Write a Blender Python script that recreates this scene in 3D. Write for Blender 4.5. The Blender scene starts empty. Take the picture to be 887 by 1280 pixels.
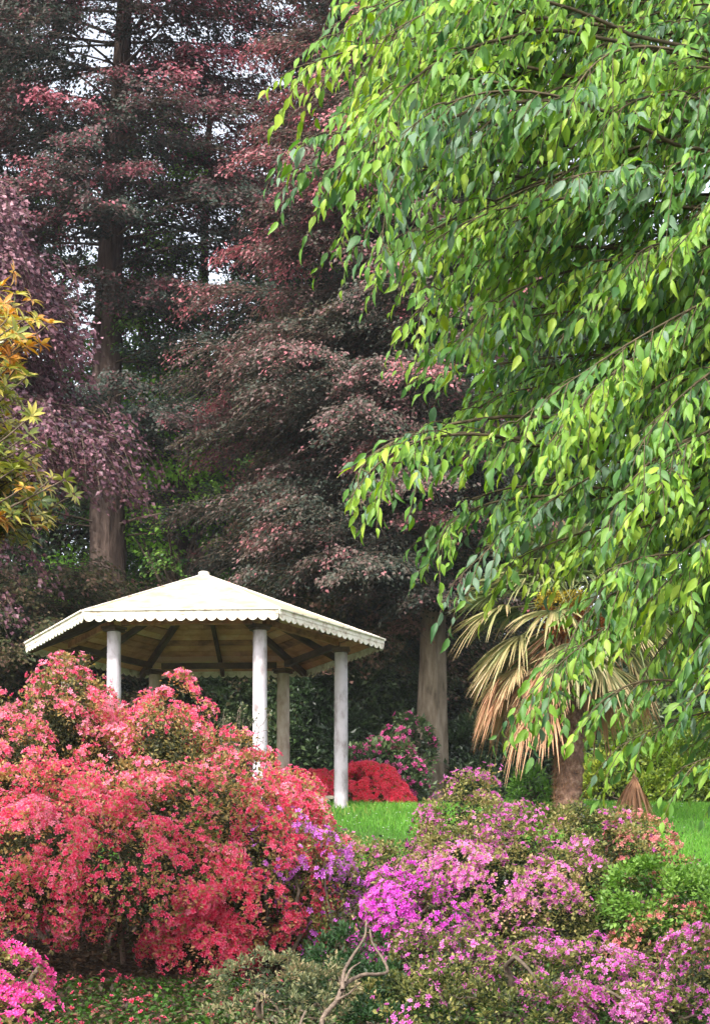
import bpy, math
import numpy as np
from math import radians as R, pi, sin, cos

# ------------------------------------------------------------------ basics
F = 2280.0; CX = 443.5; HY = 1230.0; EYE = 1.6       # focal length and horizon in photograph pixels, eye height in metres
def at(px, py, Y):
    return np.array([(px-CX)/F*Y, Y, EYE+(HY-py)/F*Y])
def ppm(Y): return F/Y

scene = bpy.context.scene
COL = scene.collection

def hgt(x, y):
    x = np.asarray(x, float); y = np.asarray(y, float)
    h = np.interp(y, [-400, -5, 8, 13, 16, 31, 36.5, 60, 90, 900],
                     [0, 0, .35, 1.05, 1.6, 4.62, 5.02, 13.0, 15, 15])
    w = np.clip((y-12)/6, 0, 1)*np.clip((60-y)/20, 0, 1)
    h = h + .05*np.sin(x*1.3+.4)*np.sin(y*.9+1)*w*np.clip(np.abs(y-28)/10+.3, 0, 1)
    far = np.clip((y-36)/6, 0, 1)
    h = h + far*(.35*np.sin(x*.7+1.3)*np.cos(y*.6) + .2*np.sin(x*1.9+y*1.1))
    return h

# ------------------------------------------------------------------ object helpers
def thing(name, label, cat, loc=(0, 0, 0), group=None, kind=None):
    o = bpy.data.objects.new(name, None); COL.objects.link(o)
    o.location = loc; o.empty_display_size = .2
    o['label'] = label; o['category'] = cat
    if group: o['group'] = group
    if kind: o['kind'] = kind
    return o

def mesh(name, V, faces, mat, parent=None, attrs=None, smooth=False):
    """V (n,3) world coordinates; faces: list of (m,k) index arrays"""
    V = np.asarray(V, dtype=np.float64).reshape(-1, 3)
    if parent is not None:
        V = V-np.array(parent.location)
    faces = [np.asarray(f, dtype=np.int32) for f in faces if len(f)]
    me = bpy.data.meshes.new(name)
    me.vertices.add(len(V)); me.vertices.foreach_set('co', V.astype(np.float32).ravel())
    nl = sum(f.size for f in faces); nf = sum(len(f) for f in faces)
    me.loops.add(nl); me.polygons.add(nf)
    me.loops.foreach_set('vertex_index', np.concatenate([f.ravel() for f in faces]))
    tot = np.concatenate([np.full(len(f), f.shape[1], np.int32) for f in faces])
    st = np.concatenate([[0], np.cumsum(tot)[:-1]]).astype(np.int32)
    me.polygons.foreach_set('loop_start', st)
    me.polygons.foreach_set('use_smooth', np.full(nf, smooth, dtype=bool))
    me.update(calc_edges=True)
    for k, a in (attrs or {}).items():
        at_ = me.attributes.new(k, 'FLOAT', 'POINT'); at_.data.foreach_set('value', np.asarray(a, np.float32))
    me.materials.append(mat)
    o = bpy.data.objects.new(name, me); COL.objects.link(o)
    if parent is not None: o.parent = parent
    return o

def tag(o, label=None, cat=None, group=None, kind=None):
    if label: o['label'] = label
    if cat: o['category'] = cat
    if group: o['group'] = group
    if kind: o['kind'] = kind
    return o

class Geo:
    def __init__(s): s.V = []; s.f = {}; s.n = 0; s.a = {}
    def add(s, V, faces, **attrs):
        V = np.asarray(V, float).reshape(-1, 3)
        for f in faces:
            f = np.asarray(f, np.int64)
            if f.size: s.f.setdefault(f.shape[1], []).append(f+s.n)
        for k, a in attrs.items(): s.a.setdefault(k, []).append(np.broadcast_to(np.asarray(a, float), (len(V),)))
        s.V.append(V); s.n += len(V); return s
    def out(s, name, mat, parent=None, smooth=False):
        return mesh(name, np.concatenate(s.V), [np.concatenate(v) for v in s.f.values()], mat, parent,
                    {k: np.concatenate(v) for k, v in s.a.items()}, smooth)

def nrm(v): return v/np.maximum(np.linalg.norm(v, axis=-1, keepdims=True), 1e-9)

def inst(T, Fc, P, D, N, S, W=None):
    """place template T (k,3; y along, z up) with faces Fc at P, direction D, normal N, size S, width factor W"""
    D = nrm(D); X = nrm(np.cross(D, N)); Z = np.cross(X, D)
    W = np.ones(len(P)) if W is None else W
    S = np.broadcast_to(S, (len(P),))
    V = P[:, None]+S[:, None, None]*(T[None, :, 0, None]*W[:, None, None]*X[:, None]+T[None, :, 1, None]*D[:, None]+T[None, :, 2, None]*Z[:, None])
    k = len(T)
    Fo = (Fc[None]+(np.arange(len(P))*k)[:, None, None]).reshape(-1, Fc.shape[1])
    return V.reshape(-1, 3), Fo

def tube(P, r, sides=6, cap=False):
    P = np.asarray(P, float); r = np.broadcast_to(np.asarray(r, float), (len(P),))
    d = np.gradient(P, axis=0); d = nrm(d)
    ref = np.where(np.abs(d[:, 2:3]) > .9, np.array([[1., 0, 0]]), np.array([[0, 0, 1.]]))
    x = nrm(np.cross(d, ref)); y = np.cross(d, x)
    for i in range(1, len(x)):                       # keep frames from flipping
        if np.dot(x[i], x[i-1]) < 0: x[i] = -x[i]; y[i] = -y[i]
    a = np.arange(sides)/sides*2*pi
    V = P[:, None]+r[:, None, None]*(np.cos(a)[None, :, None]*x[:, None]+np.sin(a)[None, :, None]*y[:, None])
    V = V.reshape(-1, 3); n = len(P)
    i = np.arange(n-1)[:, None]*sides; j = np.arange(sides)[None]; j2 = (j+1) % sides
    q = np.stack([i+j, i+j2, i+j2+sides, i+j+sides], -1).reshape(-1, 4)
    return V, q

def tubes(g, P, r, sides=4):
    """many tubes at once: P (m,n,3), r (m,n)"""
    m, n, _ = P.shape
    d = nrm(np.gradient(P, axis=1))
    ref = np.array([.31, .17, .93])
    x = nrm(np.cross(d, ref)); y = np.cross(d, x)
    a = np.arange(sides)/sides*2*pi
    V = P[:, :, None]+r[:, :, None, None]*(np.cos(a)[None, None, :, None]*x[:, :, None]+np.sin(a)[None, None, :, None]*y[:, :, None])
    i = (np.arange(m)*n*sides)[:, None, None]+(np.arange(n-1)*sides)[None, :, None]
    j = np.arange(sides)[None, None]; j2 = (j+1) % sides
    q = np.stack(np.broadcast_arrays(i+j, i+j2, i+j2+sides, i+j+sides), -1).reshape(-1, 4)
    g.add(V.reshape(-1, 3), [q])

def beam(g, a, b, w, h, up=(0, 0, 1), **at_):
    """rectangular bar from a to b: w across, h along up"""
    a = np.asarray(a, float); b = np.asarray(b, float); d = nrm(b-a)
    x = nrm(np.cross(d, np.asarray(up, float))); z = np.cross(x, d)
    V = [p+sx*x*w/2+sz*z*h/2 for p in (a, b) for sx, sz in ((-1, -1), (1, -1), (1, 1), (-1, 1))]
    g.add(V, [[(0, 1, 2, 3), (4, 7, 6, 5), (0, 4, 5, 1), (1, 5, 6, 2), (2, 6, 7, 3), (3, 7, 4, 0)]], **at_)

# ------------------------------------------------------------------ materials
def newmat(name):
    m = bpy.data.materials.new(name); m.use_nodes = True
    nt = m.node_tree; nt.nodes.clear()
    out = nt.nodes.new('ShaderNodeOutputMaterial')
    return m, nt, out
def nd(nt, t, **kw):
    n = nt.nodes.new(t)
    for k, v in kw.items():
        if k.startswith('_'): setattr(n, k[1:], v)
        else: n.inputs[k.replace('_', ' ')].default_value = v
    return n
def ramp(nt, stops, src):
    r = nt.nodes.new('ShaderNodeValToRGB'); e = r.color_ramp.elements
    while len(e) < len(stops): e.new(.5)
    for el, (p, c) in zip(e, stops): el.position = p; el.color = (*c, 1)
    nt.links.new(src, r.inputs[0]); return r

def leaf_mat(name, stops, rough=.5, trans=.35, spec=.35, tsat=None):
    m, nt, out = newmat(name)
    a = nd(nt, 'ShaderNodeAttribute', _attribute_name='tint')
    r = ramp(nt, stops, a.outputs['Fac'])
    p = nd(nt, 'ShaderNodeBsdfPrincipled', Roughness=rough)
    p.inputs['Specular IOR Level'].default_value = spec
    nt.links.new(r.outputs[0], p.inputs['Base Color'])
    t = nd(nt, 'ShaderNodeBsdfTranslucent')
    hs = nd(nt, 'ShaderNodeHueSaturation', Saturation=1.15, Value=1.15)
    nt.links.new(r.outputs[0], hs.inputs['Color']); nt.links.new(hs.outputs[0], t.inputs['Color'])
    mx = nd(nt, 'ShaderNodeMixShader', Fac=trans)
    nt.links.new(p.outputs[0], mx.inputs[1]); nt.links.new(t.outputs[0], mx.inputs[2])
    nt.links.new(mx.outputs[0], out.inputs[0]); return m

def petal_mat(name, stops, edge=(.9, .55, .6), edge_f=.5, trans=.35):
    m, nt, out = newmat(name)
    a = nd(nt, 'ShaderNodeAttribute', _attribute_name='tint')
    b = nd(nt, 'ShaderNodeAttribute', _attribute_name='rad')
    r = ramp(nt, stops, a.outputs['Fac'])
    k = nd(nt, 'ShaderNodeMapRange'); k.inputs['From Min'].default_value = .35; k.inputs['From Max'].default_value = 1.
    k.inputs['To Max'].default_value = edge_f
    nt.links.new(b.outputs['Fac'], k.inputs['Value'])
    mx0 = nd(nt, 'ShaderNodeMix', _data_type='RGBA'); mx0.inputs['B'].default_value = (0, 0, 0, 1)
    mx0.inputs[7].default_value = (*edge, 1)
    nt.links.new(k.outputs[0], mx0.inputs[0]); nt.links.new(r.outputs[0], mx0.inputs[6])
    p = nd(nt, 'ShaderNodeBsdfPrincipled', Roughness=.55); p.inputs['Specular IOR Level'].default_value = .2
    nt.links.new(mx0.outputs[2], p.inputs['Base Color'])
    t = nd(nt, 'ShaderNodeBsdfTranslucent'); nt.links.new(mx0.outputs[2], t.inputs['Color'])
    mx = nd(nt, 'ShaderNodeMixShader', Fac=trans)
    nt.links.new(p.outputs[0], mx.inputs[1]); nt.links.new(t.outputs[0], mx.inputs[2])
    nt.links.new(mx.outputs[0], out.inputs[0]); return m

def noise_mat(name, c1, c2, scale=(5, 5, 5), rough=.85, bump=.4, bdist=.02, c3=None, detail=8., spec=.2, coord='Object', fine=None):
    m, nt, out = newmat(name)
    tc = nd(nt, 'ShaderNodeTexCoord'); mp = nd(nt, 'ShaderNodeMapping'); mp.inputs['Scale'].default_value = scale
    nt.links.new(tc.outputs[coord], mp.inputs['Vector'])
    n = nd(nt, 'ShaderNodeTexNoise', Scale=1., Detail=detail, Roughness=.65); nt.links.new(mp.outputs[0], n.inputs['Vector'])
    st = [(.35, c1), (.65, c2)] if c3 is None else [(.3, c1), (.5, c2), (.72, c3)]
    r = ramp(nt, st, n.outputs['Fac'])
    p = nd(nt, 'ShaderNodeBsdfPrincipled', Roughness=rough); p.inputs['Specular IOR Level'].default_value = spec
    nt.links.new(r.outputs[0], p.inputs['Base Color'])
    b = nd(nt, 'ShaderNodeBump', Strength=bump, Distance=bdist); nt.links.new(n.outputs['Fac'], b.inputs['Height'])
    nt.links.new(b.outputs[0], p.inputs['Normal'])
    nt.links.new(p.outputs[0], out.inputs[0]); return m

M = {}
M['soil'] = noise_mat('soil', (.018, .013, .009), (.055, .036, .022), (1.5, 1.5, 1.5), c3=(.045, .05, .02), bdist=.06)
M['lawn_soil'] = noise_mat('lawn_soil', (.03, .07, .01), (.06, .12, .02), (6, 6, 6))
M['bark'] = noise_mat('bark', (.03, .022, .019), (.09, .062, .05), (7, 7, 1.3), bump=1, bdist=.09, c3=(.15, .11, .09), detail=14)
M['bark_smooth'] = noise_mat('bark_smooth', (.07, .055, .035), (.19, .15, .105), (7, 7, 1.6), bump=1., bdist=.06, c3=(.30, .25, .19), detail=14)
M['twig'] = noise_mat('twig', (.06, .045, .03), (.16, .12, .09), (20, 20, 20), bdist=.003)
M['grey_twig'] = noise_mat('grey_twig', (.09, .065, .05), (.23, .17, .13), (25, 25, 25), bdist=.003)
M['green_twig'] = noise_mat('green_twig', (.05, .045, .025), (.12, .09, .05), (20, 20, 20), bdist=.003)

# ------------------------------------------------------------------ leaf and flower templates
LEAF4 = np.array([(0, 0, 0), (-.3, .45, .07), (0, 1, -.12), (.3, .45, .07)], float)
LEAF4F = np.array([(0, 2, 1), (0, 3, 2)])
LEAF8 = np.array([(0, 0, 0), (-.17, .16, .03), (-.25, .42, .02), (-.15, .72, -.07), (0, 1.0, -.24),
                  (.15, .72, -.07), (.25, .42, .02), (.17, .16, .03), (0, .16, -.005), (0, .42, -.03), (0, .72, -.1)], float)
LEAF8F = np.array([(0, 8, 1), (0, 7, 8), (1, 8, 9), (1, 9, 2), (8, 7, 6), (8, 6, 9), (2, 9, 10), (2, 10, 3), (9, 6, 5), (9, 5, 10), (3, 10, 4), (10, 5, 4)])
def flower_template(n=5, w=.42):
    V = [(0, 0, 0)]; rad = [0]; Fc = []
    for i in range(n):
        a = 2*pi*i/n
        for da, r_, z in ((-w, .33, .16), (-w*.82, .42, .26), (0, .52, .2), (w*.82, .42, .26), (w, .33, .16)):
            V.append((r_*cos(a+da), r_*sin(a+da), z)); rad.append(1. if r_ > .35 else .7)
        b = 1+5*i
        Fc += [(0, b, b+1), (0, b+1, b+2), (0, b+2, b+3), (0, b+3, b+4)]
    return np.array(V, float), np.array(Fc), np.array(rad)
FL, FLF, FLR = flower_template()

def rdirs(g, n):
    v = g.normal(size=(n, 3)); return nrm(v)

class Noise:
    def __init__(s, g, freq, k=6):
        s.w = g.normal(size=(k, 3))*freq; s.p = g.uniform(0, 2*pi, k)
    def __call__(s, P):
        return np.sin(P@s.w.T+s.p).mean(-1)*1.6       # roughly -1..1

# ------------------------------------------------------------------ leafy bush made of twig clumps over a body of lobes
def lobe(px, py, Y, rpx, rzpx, ry):
    c = at(px, py, Y); return (*c, rpx/ppm(Y), ry, rzpx/ppm(Y))

def surf_points(g, lobes, dens, low=-.6, rough=.10, nz=None):
    Ps, Ns = [], []
    L = np.array(lobes)
    for i, l in enumerate(L):
        c, r = l[:3], l[3:]
        area = 4*pi*((r[0]*r[1])**1.6/3+(r[0]*r[2])**1.6/3+(r[1]*r[2])**1.6/3)**(1/1.6)
        n = int(area*dens)
        d = rdirs(g, n); d = d[d[:, 2] > low]
        q = 1+rough*g.normal(size=(len(d), 1))*.6
        if nz is not None: q = q+rough*1.6*nz(c+d*r)[:, None]
        P = c+d*r*q
        keep = np.ones(len(P), bool)
        for j, k in enumerate(L):
            if j != i: keep &= (((P-k[:3])/(k[3:]*.93))**2).sum(1) > 1
        Ps.append(P[keep]); Ns.append(nrm(d/r)[keep])
    P = np.concatenate(Ps); N = np.concatenate(Ns)
    ok = P[:, 2] > hgt(P[:, 0], P[:, 1])+.03
    return P[ok], N[ok]

def bush(name, label, cat, lobes, lm, fm=None, seed=1, dens=30, rc=.14, nleaf=26, leaf=.045, lw=1., nflow=9, flow=.055,
         cover=.7, cover_fn=None, group=None, fill=.25, patch=1.6, hole=0., stems=14, stem_m='twig', tint_bias=0., ftint=None,
         low=-.6, rough=.1, cname='foliage', droop=0.):
    g = np.random.default_rng(seed)
    L = np.array(lobes)
    base = L[:, :3].mean(0); bx, by = base[0], base[1]
    root = thing(name, label, cat, (bx, by, float(hgt(bx, by))), group)
    nz = Noise(g, patch); nz2 = Noise(g, patch*3.); nz3 = Noise(g, 2.2); nz4 = Noise(g, 4.5)
    C, CN = surf_points(g, lobes, dens, low, rough, nz3)
    if hole > 0:
        keep = nz4(C)+nz3(C)*.5 > -1.15+hole
        # hollows in the surface: clumps there sit deeper instead of vanishing
        C = C-CN*(~keep)[:, None]*g.uniform(.18, .4, (len(C), 1))
    crc = rc*g.uniform(.65, 1.35, len(C))
    # leaves
    n = g.poisson(nleaf, len(C)); idx = np.repeat(np.arange(len(C)), n)
    d = nrm(rdirs(g, len(idx))+CN[idx]*.75+np.array([0, 0, .25]))
    rr = crc[idx]*(.35+.65*g.random(len(idx)))
    P = C[idx]+d*rr[:, None]
    D = nrm(d+.5*rdirs(g, len(idx))+np.array([0, 0, -droop])); N = nrm(np.array([0, 0, .7])+CN[idx]*.6+.75*rdirs(g, len(idx)))
    ct = .5+.28*nz(C)+.12*nz2(C)+.10*g.normal(size=len(C))+tint_bias
    tint = np.clip(ct[idx]+.16*g.normal(size=len(idx)), 0, 1)
    # some leaves inside the body, their darkest tint painting shade into the gaps
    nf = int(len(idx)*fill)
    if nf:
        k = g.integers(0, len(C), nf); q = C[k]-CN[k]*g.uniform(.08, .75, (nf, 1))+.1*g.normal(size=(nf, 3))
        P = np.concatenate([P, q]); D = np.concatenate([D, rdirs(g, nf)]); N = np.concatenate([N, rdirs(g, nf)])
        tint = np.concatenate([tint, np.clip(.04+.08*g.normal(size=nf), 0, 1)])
    ok = P[:, 2] > hgt(P[:, 0], P[:, 1])+.01
    P, D, N, tint = P[ok], D[ok], N[ok], tint[ok]
    V, Fc = inst(LEAF4, LEAF4F, P, D, N, leaf*g.uniform(.6, 1.25, len(P)), np.full(len(P), lw))
    mesh(cname, V, [Fc], lm, root, {'tint': np.repeat(tint, 4)})
    # flowers
    if fm is not None:
        pf = np.clip(cover+.55*nz(C)+.35*nz2(C)+.1*g.normal(size=len(C))+(cover_fn(C) if cover_fn else 0), 0, 1.25)
        n = g.poisson(nflow*pf); idx = np.repeat(np.arange(len(C)), n)
        d = nrm(rdirs(g, len(idx))+CN[idx]*1.1+np.array([0, -.1, .2]))
        P = C[idx]+d*(crc[idx]*g.uniform(.85, 1.12, len(idx)))[:, None]
        N = nrm(d+.45*rdirs(g, len(idx)))
        D = np.cross(N, rdirs(g, len(idx)))
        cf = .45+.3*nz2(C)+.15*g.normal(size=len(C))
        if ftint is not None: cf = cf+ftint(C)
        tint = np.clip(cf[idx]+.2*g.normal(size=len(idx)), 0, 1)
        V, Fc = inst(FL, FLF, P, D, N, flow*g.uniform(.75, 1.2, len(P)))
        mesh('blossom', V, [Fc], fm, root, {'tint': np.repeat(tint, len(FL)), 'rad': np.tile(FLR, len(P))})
    # stems from the ground up into the lobes
    if stems:
        G = Geo()
        for i in range(stems):
            l = L[g.integers(len(L))]
            e = l[:3]+nrm(g.normal(size=3)+np.array([0, -.3, .5]))*l[3:]*g.uniform(.7, .98)
            s = np.array([bx*.5+e[0]*.5+g.normal()*.15, by*.6+e[1]*.4+g.normal()*.15, 0]); s[2] = hgt(s[0], s[1])-.05
            t = np.linspace(0, 1, 9)[:, None]
            mid = (s+e)/2+g.normal(size=3)*.22
            Pp = (1-t)**2*s+2*t*(1-t)*mid+t*t*e+np.sin(t*pi)*g.normal(size=(9, 3))*.035
            v, q = tube(Pp, np.linspace(.03, .006, 9)*g.uniform(.7, 1.2), 6); G.add(v, [q])
        G.out('stem', M[stem_m], root, True)
    return root

# ------------------------------------------------------------------ trees with leaves in horizontal tiers
def trunk_geo(base, top, r0, r1, g, wob=.12, n=70, sides=28, flare=1.5):
    t = np.linspace(0, 1, n)
    P = base+(top-base)*t[:, None]
    P[:, :2] += wob*np.stack([np.sin(t*7+g.uniform(0, 6)), np.cos(t*5+g.uniform(0, 6))], 1)*np.minimum(t*3, 1)[:, None]
    r = r0+(r1-r0)*t; r = r*(1+(flare-1)*np.exp(-t*26*.55))
    V, q = tube(P, r, sides)
    V = V.reshape(n, sides, 3); a = np.arange(sides)
    k = 1+.06*np.sin(a*3+1)+.04*np.sin(a*5+2)
    V = P[:, None]+(V-P[:, None])*(k[None, :]+.045*np.sin(a[None]*1.8+t[:, None]*31+2*np.sin(t[:, None]*17))+.022*g.normal(size=(n, sides))+.05*np.clip(Noise(g, 2.5)(V.reshape(-1, 3)).reshape(n, sides), 0, 1))[:, :, None]
    return V.reshape(-1, 3), q, P, r

def tiered_tree(name, label, cat, base, top_z, r0, branches, lm, seed, leaf=.085, tw=11, lpt=22, wid=.36, bark='bark', group=None,
                tint_fn=None, trunk_top=None, flat=.5, r1=.06, lw=1.15, lean=(0, 0), outer=.5, tdroop=.3, sprinkle=1., zj=.055, zt_=.10, tilt=.35):
    """branches: rows (z0, azimuth, length, rise, droop)"""
    g = np.random.default_rng(seed)
    base = np.array(base, float)
    root = thing(name, label, cat, tuple(base), group)
    top = np.array([base[0]+lean[0], base[1]+lean[1], top_z if trunk_top is None else trunk_top])
    V, q, TP, TR = trunk_geo(base-np.array([0, 0, .3]), top, r0, r1, g)
    mesh('trunk', V, [q], M[bark], root, smooth=True)
    B = np.array(branches, float); nb = len(B)
    z0, az, L, rise, dr = B.T
    O = np.stack([np.interp(z0, TP[:, 2], TP[:, 0]), np.interp(z0, TP[:, 2], TP[:, 1]), z0], 1)
    dirs = np.stack([np.cos(az), np.sin(az), np.zeros(nb)], 1)
    bend = g.normal(size=nb)*.12
    def bpos(i, t):
        s = t*L[i]
        side = np.stack([-dirs[i, 1], dirs[i, 0], np.zeros(len(i))], 1)
        p = O[i]+dirs[i]*s[:, None]+side*(bend[i]*s*t)[:, None]
        p[:, 2] += rise[i]*s-dr[i]*s*s/np.maximum(L[i], .1)
        return p
    # limbs
    G = Geo(); n = 8; t = np.linspace(0, 1, n)
    ii = np.repeat(np.arange(nb), n); P = bpos(ii, np.tile(t, nb)).reshape(nb, n, 3)
    rad = np.clip(L*.0065, .012, .07)[:, None]*np.linspace(1, .12, n)[None]
    tubes(G, P, rad, 5)
    # twigs
    ntw = np.maximum((L*tw).astype(int), 4); ti = np.repeat(np.arange(nb), ntw)
    tt = .12+.88*g.random(len(ti))**.75
    tp = bpos(ti, tt)
    tp[:, 2] += g.normal(size=len(ti))*zt_
    w = L[ti]*wid*np.sqrt(np.clip(1.03-tt, 0, 1))*(.35+tt)*g.uniform(.5, 1.15, len(ti))+.22
    sgn = np.where(g.random(len(ti)) < .5, -1, 1)
    ta = az[ti]+sgn*g.uniform(.35, 1.15, len(ti))*(1.15-.6*tt)
    td = np.stack([np.cos(ta), np.sin(ta), g.normal(size=len(ti))*.10+.02], 1)
    # thin twig wood for the longer ones
    k = np.where(w > .45)[0]
    if len(k):
        s = np.linspace(0, 1, 4)[None, :, None]
        Pt = tp[k][:, None]+td[k][:, None]*(w[k][:, None, None]*s); Pt[:, :, 2] -= (tdroop*w[k][:, None]*s[:, :, 0]**2)
        tubes(G, Pt, np.broadcast_to(np.array([.012, .009, .006, .003]), (len(k), 4)), 3)
    G.out('branches', M['twig'], root, True)['kind'] = 'stuff'
    # leaves
    nl = g.poisson(lpt*np.clip(w/.7, .5, 1.7)*sprinkle); li = np.repeat(np.arange(len(ti)), nl)
    s = g.random(len(li))**.8
    P = tp[li]+td[li]*(w[li]*s)[:, None]
    P[:, 2] -= tdroop*w[li]*s**2
    P += g.normal(size=(len(li), 3))*np.array([.09, .09, zj])
    la = ta[li]+g.normal(size=len(li))*.9
    D = np.stack([np.cos(la), np.sin(la), -.25-.45*s+.3*g.normal(size=len(li))], 1)
    N = np.array([0, 0, 1.])+flat*rdirs(g, len(li))*1.5+tilt*dirs[ti[li]]
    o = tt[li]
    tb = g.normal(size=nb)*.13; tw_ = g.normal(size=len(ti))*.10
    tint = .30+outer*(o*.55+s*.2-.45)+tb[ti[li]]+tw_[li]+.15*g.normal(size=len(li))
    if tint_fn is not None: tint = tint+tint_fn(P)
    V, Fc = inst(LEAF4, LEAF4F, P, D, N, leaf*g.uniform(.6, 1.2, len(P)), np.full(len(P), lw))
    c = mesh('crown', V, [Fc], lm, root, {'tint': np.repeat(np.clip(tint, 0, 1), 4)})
    return root

def ring_branches(g, zs, Lf, azf=None, rise=.15, droop=.25, per=1, jit=.35):
    out = []
    for z in zs:
        for _ in range(per):
            a = g.uniform(0, 2*pi) if azf is None else azf(g)
            out.append((z+g.normal()*.1, a, max(.6, Lf(z, a)*g.uniform(1-jit, 1+jit*.5)), rise+g.normal()*.06, droop*g.uniform(.6, 1.4)))
    return out

# ------------------------------------------------------------------ looser tree: rounded crown of lobes
def lobed_tree(name, label, lobes, base, r0, lm, seed, dens=5., rc=.5, nleaf=60, leaf=.13, group=None, bark='bark', rough=.15, fill=.3, lw=1., limb=16):
    g = np.random.default_rng(seed)
    base = np.array([base[0], base[1], float(hgt(base[0], base[1]))])
    root = thing(name, label, 'tree', tuple(base), group)
    L = np.array(lobes); top = L[np.argmax(L[:, 2]), :3]+np.array([0, 0, .3])
    V, q, TP, TR = trunk_geo(base-np.array([0, 0, .3]), top, r0, .05, g)
    mesh('trunk', V, [q], M[bark], root, smooth=True)
    nz = Noise(g, .8); nz2 = Noise(g, 2.)
    C, CN = surf_points(g, lobes, dens, -.95, rough, nz)
    # inner clumps too, so that the crown has depth
    k = g.random(len(C)) < fill; C2 = C[k]-CN[k]*g.uniform(.4, 1.4, (k.sum(), 1)); C = np.concatenate([C, C2]); CN = np.concatenate([CN, CN[k]])
    G = Geo(); m = min(len(C), limb*6); kk = g.choice(len(C), m, replace=False)
    E = C[kk]; zz = np.clip(E[:, 2]-g.uniform(.8, 2.5, m), TP[2, 2], TP[-1, 2])
    S = np.stack([np.interp(zz, TP[:, 2], TP[:, 0]), np.interp(zz, TP[:, 2], TP[:, 1]), zz], 1)
    t = np.linspace(0, 1, 7)[None, :, None]; mid = (S+E)/2+g.normal(size=(m, 3))*.3
    tubes(G, (1-t)**2*S[:, None]+2*t*(1-t)*mid[:, None]+t*t*E[:, None], np.broadcast_to(np.linspace(.06, .008, 7), (m, 7))*g.uniform(.5, 1.2, (m, 1)), 5)
    G.out('branches', M['twig'], root, True)['kind'] = 'stuff'
    n = g.poisson(nleaf, len(C)); i = np.repeat(np.arange(len(C)), n)
    d = rdirs(g, len(i))*np.array([1, 1, .55])
    P = C[i]+d*(rc*g.random(len(i))**.45)[:, None]*g.uniform(.7, 1.3, len(C))[i][:, None]
    D = nrm(d+.6*rdirs(g, len(i))+np.array([0, 0, -.4])); N = np.array([0, 0, .9])+.9*rdirs(g, len(i))+.4*CN[i]
    ct = .5+.25*nz(C)+.15*nz2(C)
    tint = np.clip(ct[i]+.13*g.normal(size=len(i)), 0, 1)
    V, Fc = inst(LEAF4, LEAF4F, P, D, N, leaf*g.uniform(.6, 1.25, len(P)), np.full(len(P), lw))
    mesh('crown', V, [Fc], lm, root, {'tint': np.repeat(tint, 4)})
    return root

# =================================================================== GROUND
def sheet(name, xs, ys, mat, dz=0.):
    X, Y = np.meshgrid(xs, ys); Z = hgt(X, Y)+dz
    nx, ny = len(xs), len(ys)
    i = np.arange(ny-1)[:, None]*nx+np.arange(nx-1)[None]
    q = np.stack([i, i+1, i+nx+1, i+nx], -1).reshape(-1, 4)
    o = mesh(name, np.stack([X, Y, Z], -1), [q], mat, smooth=True); o['kind'] = 'structure'; return o
gx = np.concatenate([np.linspace(-500, -42, 24), np.arange(-40, 40.1, .5), np.linspace(42, 500, 24)])
gy = np.concatenate([np.linspace(-400, -12, 20), np.arange(-10, 70.1, .5), np.linspace(72, 900, 40)])
sheet('ground', gx, gy, M['soil'])
sheet('lawn', np.arange(-9, 12.1, .5), np.arange(19.5, 32.6, .5), M['lawn_soil'], .03)

grass_m = leaf_mat('grass_blade', [(0, (.05, .15, .018)), (.5, (.10, .29, .025)), (1, (.22, .44, .06))], .5, .4)
def grass(name, x0, x1, y0, y1, n, h, mat, seed, avoid=None, label=None):
    g = np.random.default_rng(seed)
    x = g.uniform(x0, x1, n); y = g.uniform(y0, y1, n)
    nz = Noise(g, 1.2); P = np.stack([x, y, hgt(x, y)+.025], 1)
    a = g.uniform(0, 2*pi, n); D = np.stack([.35*g.normal(size=n), .35*g.normal(size=n), np.ones(n)], 1)
    T = np.array([(-.05, 0, 0), (.05, 0, 0), (.035, .55, .04), (-.035, .55, .04), (0, 1, .16)])
    N = np.stack([np.cos(a), np.sin(a), np.zeros(n)], 1)
    k = nz(P)
    V, f = inst(T, np.array([(0, 1, 2, 3)]), P, D, N, h*g.uniform(.5, 1.3, n)*(1+.25*k))
    f2 = (np.array([(3, 2, 4)])[None]+(np.arange(n)*5)[:, None, None]).reshape(-1, 3)
    t = np.clip(.5+.25*k+.2*g.normal(size=n), 0, 1)
    o = mesh(name, V, [f, f2], mat, None, {'tint': np.repeat(t, 5)})
    return tag(o, label or 'bright green mown grass on the slope below the pavilion', 'grass', kind='stuff')
grass('grass', -4.5, 8, 21.5, 32.3, 170000, .08, grass_m, 3)

grass('grass_tufts', -4.5, 8, 21.5, 32.3, 4500, .12, leaf_mat('tuft_blade', [(0, (.04, .11, .015)), (.5, (.12, .24, .03)), (1, (.30, .34, .08))], .5, .4), 9, label='taller ragged grass tufts and weeds in the mown slope')
# small white daisies in the lawn
daisy_m = petal_mat('daisy', [(0, (.8, .8, .75)), (1, (.85, .85, .8))], (.85, .85, .85), .5)
g = np.random.default_rng(5); n = 500
x = g.uniform(-4, 8, n); y = g.uniform(22, 32, n)
V, Fc = inst(FL, FLF, np.stack([x, y, hgt(x, y)+.11], 1), rdirs(g, n)*[1, 1, .1], np.array([0, 0, 1])+.3*rdirs(g, n), .028)
tag(mesh('daisies', V, [Fc], daisy_m, None, {'tint': np.full(len(V), .5), 'rad': np.tile(FLR, n)}), 'tiny white daisies scattered over the mown grass', 'flowers', kind='stuff')

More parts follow.
